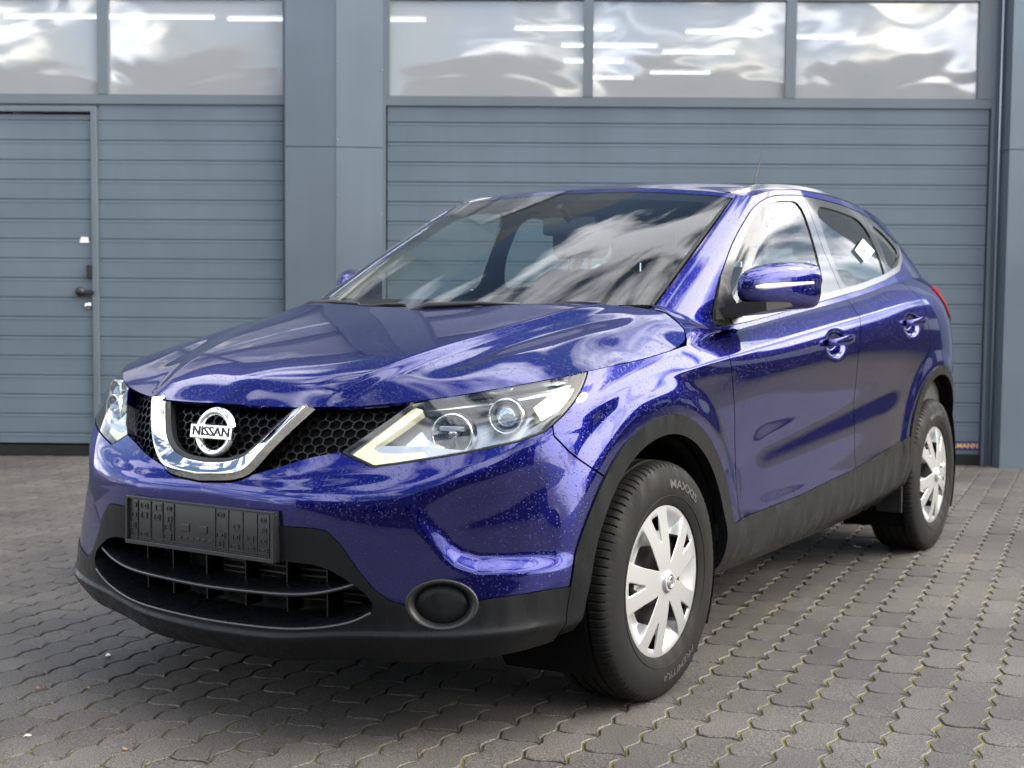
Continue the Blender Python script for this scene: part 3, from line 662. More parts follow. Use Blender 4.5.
def at(s,z,off=0.0):
    """point and outward normal of the body side at plan arc length s and height z"""
    s1=SF[:,0]; i1=int(np.clip(np.searchsorted(s1,s),1,len(s1)-1)); f=(s-s1[i1-1])/max(s1[i1]-s1[i1-1],1e-9); P=np.zeros(3); Q=np.zeros(3)
    for i,w_ in ((i1-1,1-f),(i1,f)):
        jj=np.argsort(GF[i,:,2]); P+=w_*np.array([np.interp(z,GF[i,jj,2],GF[i,jj,k]) for k in range(3)]); Q+=w_*np.array([np.interp(z,GF[i,jj,2],NF[i,jj,k]) for k in range(3)])
    Q/=np.linalg.norm(Q); return Vector(P+Q*off),Vector(Q)

g3,n3,s3=fine(.0026,.0026,.56,.60,.90); z3=g3[...,2]; a3=np.abs(s3)
fg=sdf(a3,z3,GRILLE)
gr=panel('grille',g3[::3,::3],n3[::3,::3],[fg[::3,::3]+.02],VOID,car,off=-.050,edge=.0)
# honeycomb bars
MESHM=mat('black grille plastic',(.006,.006,.0065),.3,0,0,.35)
px,pz=.031,.0205
def hexfield(s,z,w_):
    a=px/2; best=np.full(s.shape,1e9); sec=np.full(s.shape,1e9)
    u,v=s,z*px/pz*.866
    for q in range(2):
        cu=np.round((u-(a if q else 0))/px)*px+(a if q else 0); rowh=px*.866*2
        cv=np.round((v-(rowh/2 if q else 0))/rowh)*rowh+(rowh/2 if q else 0)
        for du in (-px,0,px):
            for dv in (-rowh,0,rowh):
                d=np.hypot(u-cu-du,v-cv-dv); nb=np.minimum(best,d); sec=np.where(d<best,best,np.minimum(sec,d)); best=nb
    return w_-(sec-best)/2
panel('honeycomb_mesh',g3,n3,[hexfield(s3,z3,.0015),fg+.014],MESHM,gr,off=-.030,edge=.016)
VO=[(0,.6545),(.10,.6605),(.135,.669),(.165,.685),(.225,.757),(.289,.838),(.306,.860),(.306,.95),(-.05,.95),(-.05,.6545)]
VI=[(0,.703),(.07,.706),(.125,.722),(.165,.755),(.210,.812),(.240,.848),(.246,.95),(-.05,.95),(-.05,.703)]
zt3=np.interp(a3,np.abs(SF[len(SF)//2:,0]),GF[len(SF)//2:,0,2])
def rnd1(poly):
    P=np.array(poly,float); Q=[]
    for k in range(len(P)):
        a,c,d=P[k-1],P[k],P[(k+1)%len(P)]
        if abs(c[0])<1e-6 or c[0]<0 or c[1]>.9: Q.append(c); continue
        for t in np.linspace(0,1,5): Q.append((1-t)**2*(c*.62+a*.38)+2*t*(1-t)*c+t*t*(c*.62+d*.38))
    return np.array(Q)
fo_,fi_=sdf(a3,z3,rnd1(VO)),sdf(a3,z3,rnd1(VI))
ridge=np.clip(np.minimum((-fi_)*.62,fo_*1.6),0,.02)+.004
panel('grille_trim',g3+n3*ridge[...,None],(lambda q:np.where(q[...,:1]<0,-q,q))(normals(g3+n3*ridge[...,None])),[fo_-.001,-fi_-.001,zt3-z3-.005],CHROME,car,off=0,edge=.035)
panel('grille_trim_base',g3,n3,[fi_+.02,-fi_+.012-.001,fo_-.001,-(fi_-.014)],BLACK,car,off=-.004,edge=.02)
# emblem
ep=Vector((.834,0,.7755)); ez=Vector((.985,0,.17)).normalized(); EM=frame(ep,(0,1,0),(-ez.z,0,ez.x))
em=MB(); ring=[]
for k in range(64):
    t=2*math.pi*k/64; c,s_=math.cos(t),math.sin(t)
    ring.append([EM@Vector((r*c*1.075,r*s_*1.01,h)) for r,h in ((.0435,0),(.0435,.010),(.047,.014),(.0555,.0185),(.062,.014),(.066,.008),(.066,0))])
ring.append(ring[0]); em.loft(ring,close=False,cap=False); emb=em.build('emblem',CHROME,car,smooth=True)
MB().box((0,0,0),(.0755,.0185,.010),None,.003).build('name_bar',CHROME,emb).matrix_world=EM@Matrix.Translation((0,0,.013))
tv,tf=text_mesh('NISSAN',.0345,.0012,.0004)
w_=max(v.x for v in tv)-min(v.x for v in tv); sx=.130/w_
mk('lettering',[EM@Vector((v.x*sx,v.y,v.z+.0238)) for v in tv],tf,mat('lettering black',(.01,.01,.012),.4),emb,None,False)
# lower intake
g4,n4,s4=fine(.006,.006,.62,.24,.55); z4=g4[...,2]; a4=np.abs(s4); fi4=sdf(a4,z4,INTAKE)
duct=panel('lower_intake',g4,n4,[fi4+.02],VOID,car,off=-.14,edge=0)
# duct walls
def rim_path(poly,n=160):
    P=np.array([p for p in poly if p[0]>=0]); P=P[np.argsort(np.arctan2(P[:,1]-.38,P[:,0]))] if False else P
    return P
ip=[(x,z) for x,z in INTAKE if x>=0]; loop=ip+[(-x,z) for x,z in ip[::-1]]
loop=rnd(loop,1)
rg=[]
for s_,z_ in list(loop)+[loop[0]]:
    p,n_=at(s_,z_); rg.append([p+n_*.004,p-n_*.012,p-n_*.15])
MB().loft(rg,close=False,cap=False).build('duct_wall',CLAD,duct,smooth=True,fix=False)
BL=[(-.478,.432),(-.40,.408),(-.29,.391),(-.164,.385),(0,.381),(.164,.385),(.29,.391),(.40,.408),(.478,.432)]
BLc=smooth_curve(BL,60); rg=[]
for s_,z_ in BLc:
    p,n_=at(s_,z_); q=p-n_*.006; u_=Vector((0,0,1)); rg.append([q+u_*.005,q-n_*.0+u_*-.006,q-n_*.11-u_*.004,q-n_*.11+u_*.012])
MB().loft(rg).build('intake_blade',CLAD,duct,angle=.5)
for s_ in (-.33,-.20,-.065,.08,.225,.36):
    for z0,z1 in ((.345,.435),):
        p,n_=at(s_,(z0+z1)/2); q=p-n_*.105; MB().box((q.x,q.y,(z0+z1)/2),(.03,.0022,(z1-z0)/2+.02)).build('intake_post',MESHM,duct)
EDGE_HIGHLIGHT=mat('painted edge highlight',(.045,.047,.05),.22,0,0,.6)  # paler grey tubes paint a highlight along the blade and lip edges
MB().tube([at(s_,z_,-.004)[0] for s_,z_ in BLc],.0035,8).build('edge_highlight',EDGE_HIGHLIGHT,duct,smooth=True)
LB=smooth_curve([(-.508,.360),(-.47,.341),(-.42,.325),(-.36,.312),(-.27,.301),(-.15,.295),(0,.292),(.15,.295),(.27,.301),(.36,.312),(.42,.325),(.47,.341),(.508,.360)],60)
MB().tube([at(s_,z_,.004)[0] for s_,z_ in LB],.0035,8).build('edge_highlight',EDGE_HIGHLIGHT,duct,smooth=True)
rr=MB()
for k in range(9):
    z_=.325+k*.018
    rr.tube([at(s_,z_,-.125)[0] for s_ in np.linspace(-.05,.46,14)],.0025,5)
rr.build('radiator_fin',mat('radiator fins',(.16,.16,.15),.5,.4),duct)
# lip edge highlights follow the rounded lower edge
# plate holder
pc=Vector((.903,0,.5355)); PM=Matrix.Translation(pc)@Matrix.Rotation(R(-2),4,'Y')
ph=MB(); ph.box((0,0,0),(.010,.266,.063),None,.003); pho=ph.build('number_plate_holder',mat('plate holder plastic',(.014,.014,.015),.33),car,angle=.5); pho.matrix_world=PM@Matrix.Translation((-.006,0,0))
rim=MB()
for c,h in (((0,0,.0605),(.006,.266,.0035)),((0,0,-.0585),(.006,.266,.0055)),((0,.2625,0),(.006,.0035,.056)),((0,-.2625,0),(.006,.0035,.056))): rim.box(c,h,None,.0015)
ro=rim.build('rim',bpy.data.materials['plate holder plastic'],pho); ro.matrix_world=PM@Matrix.Translation((.006,0,0))
det=MB(); rd=random.Random(3)
for y0 in (-.245,-.205,-.150,-.110,.085,.130,.185,.228):
    for z0 in (-.036,-.012,.014,.038):
        if rd.random()<.25: continue
        w1,h1=rd.uniform(.006,.014),rd.uniform(.004,.009); y,z=y0+rd.uniform(-.004,.006),z0+rd.uniform(-.003,.003)
        det.box((0,y,z+h1),(.0022,w1,.0012)); det.box((0,y,z-h1),(.0022,w1,.0012)); det.box((0,y-w1,z),(.0022,.0012,h1)); det.box((0,y+w1,z),(.0022,.0012,h1))
        if rd.random()<.5: det.box((0,y,z),(.0030,w1*.45,h1*.4),None,.0008)
for y in (-.225,-.175,-.130,-.088,.062,.108,.158,.207,.248): det.box((0,y,.002),(.0022,.0010,.052))
for y in (-.045,.02): det.box((0,y,-.004),(.003,.014,.010),None,.002)
for k in range(6): det.box((0,-.065+.022*k,-.030),(.0022,.006,.0025),None,.0006)
for z in (-.044,-.050): det.box((0,0,z),(.003,.25,.0012))
do=det.build('clip_moulding',bpy.data.materials['plate holder plastic'],pho); do.matrix_world=PM@Matrix.Translation((.004,0,0))
# fog lamp blanks
for sg in (1,):
    def ell_ring(prof,ax,az,name,m,par):
        rg=[]
        for k in range(57):
            t=2*math.pi*k/56; row=[]
            for r,h in prof:
                p,n_=at(sg*(FOG[0]+ax*r*math.cos(t)),FOG[1]+az*r*math.sin(t)); row.append(p+n_*h)
            rg.append(row)
        return MB().loft(rg,close=False,cap=False).build(name,m,par,smooth=True)
    fo=ell_ring([(1.03,-.03),(1.03,.0045),(1.0,.0058),(.93,.0058),(.87,.001),(.80,-.014),(.77,-.024)],.088,.060,'fog_lamp_cover',BLACK,car)
    ell_ring([(.82,-.028),(.79,-.018),(.74,-.014),(.4,-.010),(0.001,-.009)],.088,.060,'blanking_cap',CLAD,fo)
# ---- headlights ----
g5,n5,s5=fine(.006,.006,1.2,.62,1.02)
z5=g5[...,2]; fh5=np.where(s5>0,sdf(s5,z5,HL),-1.)
def hlpart(name,fields,m,par,off,edge=0):
    return pair(name,g5,n5,fields,m,par,off=off,edge=edge)
hls=[empty('headlight'),empty('headlight')]
for h in hls: h.parent=car
housing=hlpart('housing',[fh5+.012],LGREY,hls,-.085)
# side walls of the lamp bowl
for sg,h in zip((1,-1),hls):
    loop=[(s_,min(z_,float(np.interp(s_,[.5,.66,.79,.94,1.12],[.862,.882,.897,.915,.931])))) for s_,z_ in HL]
    loop=[p for i,p in enumerate(loop) if i<10]+[(1.0,.919),(.87,.907),(.75,.892),(.63,.878),(.532,.862)]
    rg=[]
    for s_,z_ in loop+[loop[0]]:
        p,n_=at(sg*s_,z_); rg.append([p-n_*.004,p-n_*.030,p-n_*.090])
    MB().loft(rg,close=False,cap=False).build('bowl',SILVER,h,smooth=False)
# boomerang daytime lamp along the inner and lower edge
DR=[(.412,.744),(.470,.721),(.54,.730),(.615,.743),(.600,.754),(.53,.749),(.482,.750),(.460,.762),(.513,.806),(.572,.856),(.545,.862),(.533,.856)]
IT=[(.396,.746),(.47,.716),(.62,.736),(.75,.757),(.60,.77),(.46,.77),(.57,.862),(.533,.862)]
hlpart('inner_trim',[np.where(s5>0,sdf(s5,z5,IT),-1.),-np.where(s5>0,sdf(s5,z5,DR),-1.)],LGREY,hls,-.028,.03)
fd5=np.where(s5>0,sdf(s5,z5,DR),-1.)
hlpart('daytime_lamp',[fd5],DRL,hls,-.022,.03)
# chrome eyebrow and divider
EB=[(.56,.872),(.66,.881),(.79,.894),(.94,.910),(1.06,.922),(1.04,.908),(.94,.897),(.79,.880),(.66,.866),(.575,.858)]
hlpart('chrome_bezel',[np.where(s5>0,sdf(s5,z5,EB),-1.)],SILVER,hls,-.03,.03)
WG=[(.535,.768),(.60,.762),(.66,.768),(.60,.79),(.575,.812)]
hlpart('reflector_wedge',[np.where(s5>0,sdf(s5,z5,WG),-1.)],SILVER,hls,-.04,.03)
TIPP=[(.93,.83),(1.0,.86),(1.08,.915),(.96,.902),(.90,.87)]
hlpart('indicator_reflector',[np.where(s5>0,sdf(s5,z5,TIPP),-1.)],mat('indicator reflector',(.78,.66,.42),.2,.6),hls,-.035,.03)
lens_m=mat('projector lens',(.25,.32,.40),.03,.0,1.0); bsdf(lens_m).inputs['Metallic'].default_value=.55
for sg,h in zip((1,-1),hls):
    for (s_,z_,r_,kind) in ((.668,.800,.052,'reflector'),(.815,.848,.043,'projector')):
        p,n_=at(sg*s_,z_); d_=Vector((.93,.30*sg,.06)).normalized(); c=p-n_*.03
        BMx=frame(c,d_.cross(Vector((0,0,1))),(0,0,1)); 
        if (BMx.to_3x3()@Vector((0,0,1))).dot(d_)<0: BMx=frame(c,-d_.cross(Vector((0,0,1))),(0,0,1))
        MB().lathe([(r_*1.02,-.045),(r_*1.06,0),(r_*1.0,.006),(r_*.93,.002),(r_*.90,-.006)],40,BMx).build('bezel_ring',CHROME,h,smooth=True)
        if kind=='projector':
            MB().lathe([(r_*.74*math.sin(a),-.02+.028*math.cos(a)) for a in np.linspace(0,math.pi/2,9)],32,BMx).build('projector_lens',lens_m,h,smooth=True)
            MB().lathe([(r_*.9,-.004),(r_*.76,-.014),(r_*.74,-.022)],32,BMx).build('lens_ring',LGREY,h,smooth=True)
        else:
            MB().lathe([(r_*.95*t,-.045*(1-t*t)) for t in np.linspace(0.01,1,10)],12,BMx).build('reflector',SILVER,h)
            MB().lathe([(0,.002),(.010,.0),(.014,-.010),(.013,-.04)],16,BMx@Matrix.Translation((0,.004,0))).build('bulb_cap',SILVER,h,smooth=True)
            MB().box((0,0,0),(r_*.62,.006,.008),None,.002).build('bulb_shield',LGREY,h).matrix_world=BMx@Matrix.Translation((0,.016,-.006))
hlpart('lamp_lens',[fh5-.002],LAMPGLASS,hls,-.001)
hlpart('lamp_seal',[fh5+.001,-fh5+.005],RUBBER,hls,-.004,.02)
# ---- mirrors ----
INDM=mat('clear indicator strip',(.72,.72,.70),.22,0,.6)
for sg in (1,-1):
    k=.0
    prof=[]
    # rings from the inner end (y small) to the outer end
    ys=[.830,.848,.885,.925,.962,.990,1.006,1.012]
    xf=[-.605,-.565,-.580,-.630,-.695,-.755,-.805,-.835]
    zt=[1.192,1.212,1.228,1.236,1.236,1.229,1.214,1.190]
    zb=[1.112,1.096,1.085,1.081,1.083,1.091,1.106,1.134]
    for y,x,t,b in zip(ys,xf,zt,zb):
        rear=-.79-.55*max(0,y-.90); zc=(t+b)/2; hz=(t-b)/2; hx=(x-rear); ring=[]
        for q in np.linspace(-math.pi/2,math.pi/2,15): ring.append((rear+hx*(abs(math.cos(q))**.52),sg*y,zc+hz*(math.copysign(abs(math.sin(q))**.66,q))))
        prof.append(ring)
    Pn=np.array(prof); Pn=spline_net(Pn,np.linspace(0,7,40),np.linspace(0,14,40),3); m_=MB()
    m_.loft([[tuple(v) for v in r] for r in Pn],close=True)
    mo=m_.build('side_mirror',PAINT,car,angle=.7)
    if sg<0: mo.location=(-.10,.012,0)
    # lower black shell and foot
    lo=MB(); lo.loft([[(-.56,sg*.79,1.058),(-.66,sg*.79,1.062),(-.66,sg*.79,1.092),(-.56,sg*.79,1.090)],[(-.575,sg*.86,1.066),(-.74,sg*.86,1.068),(-.74,sg*.86,1.112),(-.568,sg*.86,1.110)],[(-.60,sg*.93,1.082),(-.765,sg*.93,1.080),(-.765,sg*.93,1.112),(-.595,sg*.93,1.108)],[(-.72,sg*.965,1.094),(-.79,sg*.965,1.092),(-.79,sg*.965,1.108),(-.715,sg*.965,1.107)]])
    lo.build('mirror_foot',BLACK,mo,angle=.6)
    # indicator strip across the front face
    def face(y,z):
        k=float(np.interp(y,ys,np.arange(8)))/7*39; i=min(int(k),38); row=Pn[i]*(1-k+i)+Pn[i+1]*(k-i)
        return Vector((float(np.interp(z,row[:,2],row[:,0])),sg*y,z))
    rg=[]
    for i,y in enumerate(np.linspace(.895,1.006,26)):
        t=i/25; zc_=1.156+.014*t; hh=.0035+.0075*(1-t)**.7*min(1,t*5+.1)
        a_,b_=face(y,zc_+hh*.7),face(y,zc_-hh*1.1); fx=Vector((.0042,sg*.002,0)); rg.append([a_+fx,b_+fx,b_-fx,a_-fx])
    MB().loft(rg).build('indicator',INDM,mo,smooth=True)
    gx=MB(); gx.loft([[(-.792-.55*max(0,y-.90)-.001,sg*y,z) for y,z in ((.85,1.12),(.98,1.125),(.985,1.19),(.85,1.195))],[(-.794-.55*max(0,y-.90)-.001,sg*y,z) for y,z in ((.85,1.12),(.98,1.125),(.985,1.19),(.85,1.195))]]); gx.build('mirror_glass',CHROME,mo)
# mirror sail on the front door
SAIL=[(-.522,1.052),(-.545,1.085),(-.672,1.196),(-.70,1.19),(-.668,1.115),(-.695,1.058)]
pair('mirror_sail',GG,GNN,[np.where(glat,sdf(GX,GZ,SAIL),-1)],plastic('satin black trim',(.035,.034,.033),.25,.1),fdo,off=.006,edge=.012)
# ---- door handles ----
for dr,xh,zh in ((fdo,-1.375,.960),(rdo,-2.285,1.012)):
    for sg,d_ in zip((1,-1),dr):
        P=[]
        i=np.abs(X[:,10]-xh).argmin()
        def yb(x,z):
            i=np.abs(X[:,12]-x).argmin(); jj=np.argsort(Z[i]); return float(np.interp(z,Z[i,jj],Y[i,jj]))
        ybo=lambda x,z: .884-.02*max(0,abs(z-.94)-.08)
        rg=[]
        for t in np.linspace(0,1,15):
            x=xh+.120-.24*t; z=zh+.012*t+.012*(4*t*(1-t))*.2; o_=.012+.036*(4*t*(1-t))**.5; y=ybo(x,z)
            w1=.012+.005*(4*t*(1-t)); rg.append([(x,sg*(y+o_-.016),z+w1*.8),(x,sg*(y+o_-.003),z+w1),(x,sg*(y+o_),z+w1*.3),(x,sg*(y+o_-.002),z-w1*.7),(x,sg*(y+o_-.012),z-w1),(x,sg*(y+o_-.02),z)])
        MB().loft(rg).build('handle',PAINT,d_,angle=.7)
        MB().lathe([(0,.004),(.008,.004),(.010,0)],16,Matrix.Translation((xh-.128,sg*(yb(xh-.128,zh)+.001),zh+.012))@Matrix.Rotation(-sg*math.pi/2,4,'X')).build('lock_cap',PAINT,d_,smooth=True) if dr is fdo else None
# ---- wipers ----
wsrow=FGG; 
def wpt(y,t,off):
    i=(np.abs(FGG[:,0,1]-y)+(FTU[:,0]>4.5)*9).argmin(); row=FGG[i]; k=int(t*(len(row)-1)); return Vector(row[k])+Vector(FGN[i,k])*off
for ys_,ln in ((np.linspace(-.60,-.05,14),1),(np.linspace(.02,.55,14),1)):
    wi=MB(); P=[wpt(y,.004+.020*(i/13)**2*(1 if ln else .4),.010)-Vector((0,0,.007)) for i,y in enumerate(ys_)]; wi.tube(P,[.0045]*13+[.003],6)
    arm=wi.build('wiper',BLACK,car,smooth=True)
    MB().tube([P[0]+Vector((.05,-.02,-.022)),P[1]+Vector((.02,0,.006)),P[5]+Vector((0,0,.012)),P[8]+Vector((0,0,.004))],[.013,.010,.007,.005],8).build('wiper_arm',BLACK,arm,smooth=True)
# ---- wheels ----
RT=.337
def make_wheel():
    w_=empty('wheel'); w_.parent=car
    prof=[(.205,-.085),(.215,-.100),(.232,-.108),(.262,-.112),(.288,-.110),(.308,-.104),(.322,-.098),(.330,-.089),(.3345,-.075)]
    gro=[]
    for c in (-.050,-.017,.017,.050): gro+=[(RT-.001,c-.0055),(RT-.007,c-.004),(RT-.007,c+.004),(RT-.001,c+.0055)]
    prof2=prof+gro+[(r,-h) for r,h in prof[::-1]]
    n=540; V=[];F=[]
    for k in range(n):
        a=2*math.pi*k/n; cut=((k%6)==0)
        for r,h in prof2:
            rr=r-(.0045 if cut and .316<r<.3355 and abs(h)>.058 else 0)
            if 0.236<r<.30 and abs(h)>.1: rr=r
            V.append((rr*math.cos(a),-h*(1.0 if not(.25<r<.29) else 1.0),rr*math.sin(a)))
    m=len(prof2)
    for k in range(n):
        for j in range(m-1): F.append((k*m+j,((k+1)%n)*m+j,((k+1)%n)*m+j+1,k*m+j+1))
    t_=mk('tyre',V,F,TYRE,w_); bm=bmesh.new(); bm.from_mesh(t_.data); bmesh.ops.recalc_face_normals(bm,faces=bm.faces[:])
    for e_ in bm.edges:
        if len(e_.link_faces)==2 and e_.calc_face_angle(0)>.5: e_.smooth=False
    bm.to_mesh(t_.data); bm.free()
    # sidewall ribs and lettering (outer side is +y)
    rb=MB(); Mx=Matrix.Rotation(-math.pi/2,4,'X')
    def ringband(r0,r1,h):
        prof=[(r0,h-.002),(r0+.0008,h+.0012),(r1-.0008,h+.0012),(r1,h-.002)]; rb.lathe(prof,120,Mx)
    ringband(.2385,.2415,.1095); ringband(.302,.3045,.1015)
    rb.build('sidewall_rib',TYRE,t_,smooth=True)
    LT=mat('tyre lettering',(.045,.044,.042),.5) if 'tyre lettering' not in bpy.data.materials else bpy.data.materials['tyre lettering']
    for txt,ang,rad,size,sp in (('MAXXIS',112,.272,.034,1.5),('PREMITRA',-106,.270,.030,1.45)):
        tv,tf=text_mesh(txt,size,.0012,.0004); wd=max(v.x for v in tv)-min(v.x for v in tv); V=[]
        for v in tv:
            a=R(ang)-(-v.x*sp)/rad if False else R(ang)+v.x*sp/rad; r=rad+v.y
            yy=np.interp(r,[.232,.262,.288,.308],[.108,.112,.108,.100]); V.append((r*math.cos(a),yy+v.z+.0006,r*math.sin(a)))
        mk('tyre_lettering',[(x,y,z) for x,y,z in V],tf,LT,t_,None,False)
    # plastic wheel cover seen from outside; local angle as seen facing the car side with front to the left
    nr,na=110,720; rs=np.linspace(.004,.2225,nr); th=np.linspace(0,2*math.pi,na+1)
    RR,TH=np.meshgrid(rs,th,indexing='ij'); ph=(np.degrees(TH)-COVER_ROT-36)%72-36; ph=np.where(ph>36,ph-72,ph)  # offset from the spoke-pair centre
    fan=np.where(RR<.13,14.0-(RR-.05)/.08*1.5,12.5+(RR-.13)/.09*1.0); ap=np.abs(ph)
    legw=.0195+.004*(RR/.22)
    dleg=np.abs(np.radians(ap-fan))*RR                     # distance to the leg centre line
    inpair=ap<fan
    vA=np.where(~inpair,dleg-legw,-1)                       # valley between pairs
    vB=np.where(inpair&(RR>.118),np.minimum(dleg-legw,(RR-.118)*.5),-1)
    depth=sst(vA,0,.010)*.030*(1-sst(RR,.150,.210))*sst(RR,.045,.075)+sst(vB,0,.006)*.016*(1-sst(RR,.165,.205))
    base=.014-.020*((RR-.03)/.19)**2*np.where(RR>.03,1,0)*.9; base=np.where(RR>.212,base-.012*((RR-.212)/.0105)**2,base)
    cap_=.010*(1-sst(RR,.026,.033))
    Hh=base-depth+cap_
    hA=np.minimum(np.minimum(vA-.004,.0),1)*0+np.where(RR<.150,np.minimum(np.minimum(vA-.0015,(.143-RR)*.8),(RR-.060)),-1)
    hB=np.where(RR>.15,np.minimum(np.minimum(vB-.002,.190-RR),RR-.145),-1)
    Vc=np.stack([RR*np.cos(TH),.098+Hh,RR*np.sin(TH)],-1); Nc=normals(Vc); Nc=np.where(Nc[...,1:2]<0,-Nc,Nc)
    cv=panel('wheel_cover',Vc,Nc,[-np.maximum(hA,hB)],COVER,w_,edge=.012)
    Mc=Matrix.Translation((0,.098+.014+.010,0))@Matrix.Rotation(-math.pi/2,4,'X')
    cc=MB(); cc.lathe([(0,.001),(.020,.0005),(.024,-.002)],32,Mc); cc.build('centre_cap',SATIN,cv,smooth=True)
    cc=MB(); cc.lathe([(.013,.001),(.013,.0025),(.017,.0025),(.017,.001)],32,Mc); cc.box((0,0,.002),(.019,.0035,.0015),None,0) if False else None
    cc.build('cap_badge',CHROME,cv,smooth=True); 
    bx=MB().box((0,0,0),(.0195,.0012,.0035)); bo=bx.build('cap_badge_bar',CHROME,cv); bo.location=(0,.1238,0)
    # steel rim and brake behind
    Mr=Matrix.Rotation(-math.pi/2,4,'X')
    MB().lathe([(.206,.085),(.198,.08),(.192,.06),(.185,.0),(.190,-.085)],64,Mr).build('steel_rim',mat('black steel',(.02,.02,.02),.5) if 'black steel' not in bpy.data.materials else bpy.data.materials['black steel'],w_,smooth=True)
    MB().lathe([(0,.045),(.06,.05),(.07,.06),(.12,.062),(.150,.05),(.188,.04)],48,Mr).build('rim_disc',bpy.data.materials['black steel'],w_,smooth=True)
    return w_
COVER_ROT=3
w0=make_wheel()
def copy_tree(o,parent):
    c=o.copy(); COL.objects.link(c); c.parent=parent
    for ch in list(o.children): 
        if ch is not c: copy_tree(ch,c)
    return c
w1=copy_tree(w0,car); w2=copy_tree(w0,car); w3=copy_tree(w0,car)
YW=.7805
w0.location=(0,YW,.3345); w0.rotation_euler=(0,0,R(-1.0)); w1.location=(-2.646,YW,.3345); w1.rotation_euler=(0,R(25),0)
w2.location=(0,-YW,.3345); w2.rotation_euler=(0,R(10),math.pi); w3.location=(-2.646,-YW,.3345); w3.rotation_euler=(0,R(40),math.pi)
LINER=mat('black wheel arch felt',(.005,.005,.005),.95,0,0,.1)
# ---- wheel wells, floor, mud flaps ----
for cx,cz,r_,sg in ((.028,.345,.405,1),(-2.64,.350,.415,1),(.028,.345,.405,-1),(-2.64,.350,.415,-1)):
    rg=[]
    for a in np.linspace(-30,210,40):
        c,s_=math.cos(R(a)),math.sin(R(a)); rg.append([(cx+(r_-.006)*c,sg*.868,cz+(r_-.006)*s_),(cx+(r_-.012)*c,sg*.84,cz+(r_-.012)*s_),(cx+(r_+.0)*c,sg*.60,cz+r_*s_),(cx,sg*.595,cz)])
    MB().loft(rg,close=False,cap=False).build('wheel_arch_liner',LINER,car,smooth=False)
fl=MB(); fl.box((-1.30,0,.300),(.86,.74,.03)); fl.build('floor_pan',DARKTRIM,car)
MB().box((.50,0,.30),(.08,.58,.03)).build('engine_undertray',DARKTRIM,car)
MB().box((.04,0,.42),(.40,.55,.08)).build('front_subframe',DARKTRIM,car)
MB().box((-2.72,0,.46),(.52,.56,.12)).build('rear_subframe',DARKTRIM,car)
MB().box((.55,0,.62),(.02,.60,.27)).build('radiator_panel',VOID,car)
MB().box((-.36,0,.72),(.02,.80,.28)).build('firewall',DARKTRIM,car)
MB().box((-2.2,0,.62),(.02,.80,.30)).build('rear_bulkhead',DARKTRIM,car) if False else None
for sg in (1,-1):
    f=MB(); f.box((-2.225,sg*.815,.275),(.006,.055,.055),None,.004); f.build('mud_flap',BLACK,car)
    f=MB(); f.loft([[(.335,sg*(.55),.262),(.345,sg*.55,.262),(.345,sg*.55,.31),(.335,sg*.55,.31)],[(.335,sg*.685,.212),(.345,sg*.685,.212),(.345,sg*.685,.31),(.335,sg*.685,.31)]]); f.build('air_deflector',BLACK,car)
# ---- interior ----
inner=[]
pair('pillar_lining',GG,GNN,[(TU-4.0)*.05-.02,-f_dlo+.01,-f_fg-.015,-f_rg-.015,-f_qg-.015,(16.5-TU)*.2],TRIM,car,off=-.03,edge=0)
panel('headliner',RG,RN,[f_r-.01],TRIM,car,off=-.035,edge=0)
pair('door_lining',G,NB,[-f_fd-.01,X+3.0,Z-.28],DARKTRIM,car,off=-.055,edge=0)
db=MB(); rg=[]
for y in np.linspace(-.72,.72,25):
    e_=(y/.72)**2; hx=.05*math.exp(-((y-.36)/.17)**2)
    rg.append([(-.08-.22*e_,y,1.072),(-.30-.06*e_,y,1.068+hx*.35),(-.62,y,1.055+hx),(-.74,y,1.02+hx*.5),(-.76,y,.90),(-.66,y,.72),(-.40,y,.70)])
db.loft(rg,close=False,cap=False).build('dashboard',DARKTRIM,car,smooth=True)
sw=MB(); SM=frame((-.93,.365,.985),(0,1,0),(-.42,0,.91)); rg=[]
for k in range(49):
    t=2*math.pi*k/48; rg.append([SM@Vector(((.180+.016*math.cos(q))*math.cos(t),(.180+.016*math.cos(q))*math.sin(t),.016*math.sin(q))) for q in np.linspace(0,2*math.pi,9)[:-1]])
sw.loft(rg,cap=False); swo=sw.build('steering_wheel',DARKTRIM,car,smooth=True)
sp=MB(); sp.lathe([(0,.03),(.06,.025),(.075,0),(.07,-.04)],24,SM); sp.build('hub',DARKTRIM,swo,smooth=True)
for q in (R(10),R(170),R(270)):
    MB().tube([SM@Vector((.05*math.cos(q),.05*math.sin(q),0)),SM@Vector((.175*math.cos(q),.175*math.sin(q),0))],.016,8).build('spoke',DARKTRIM,swo,smooth=True)
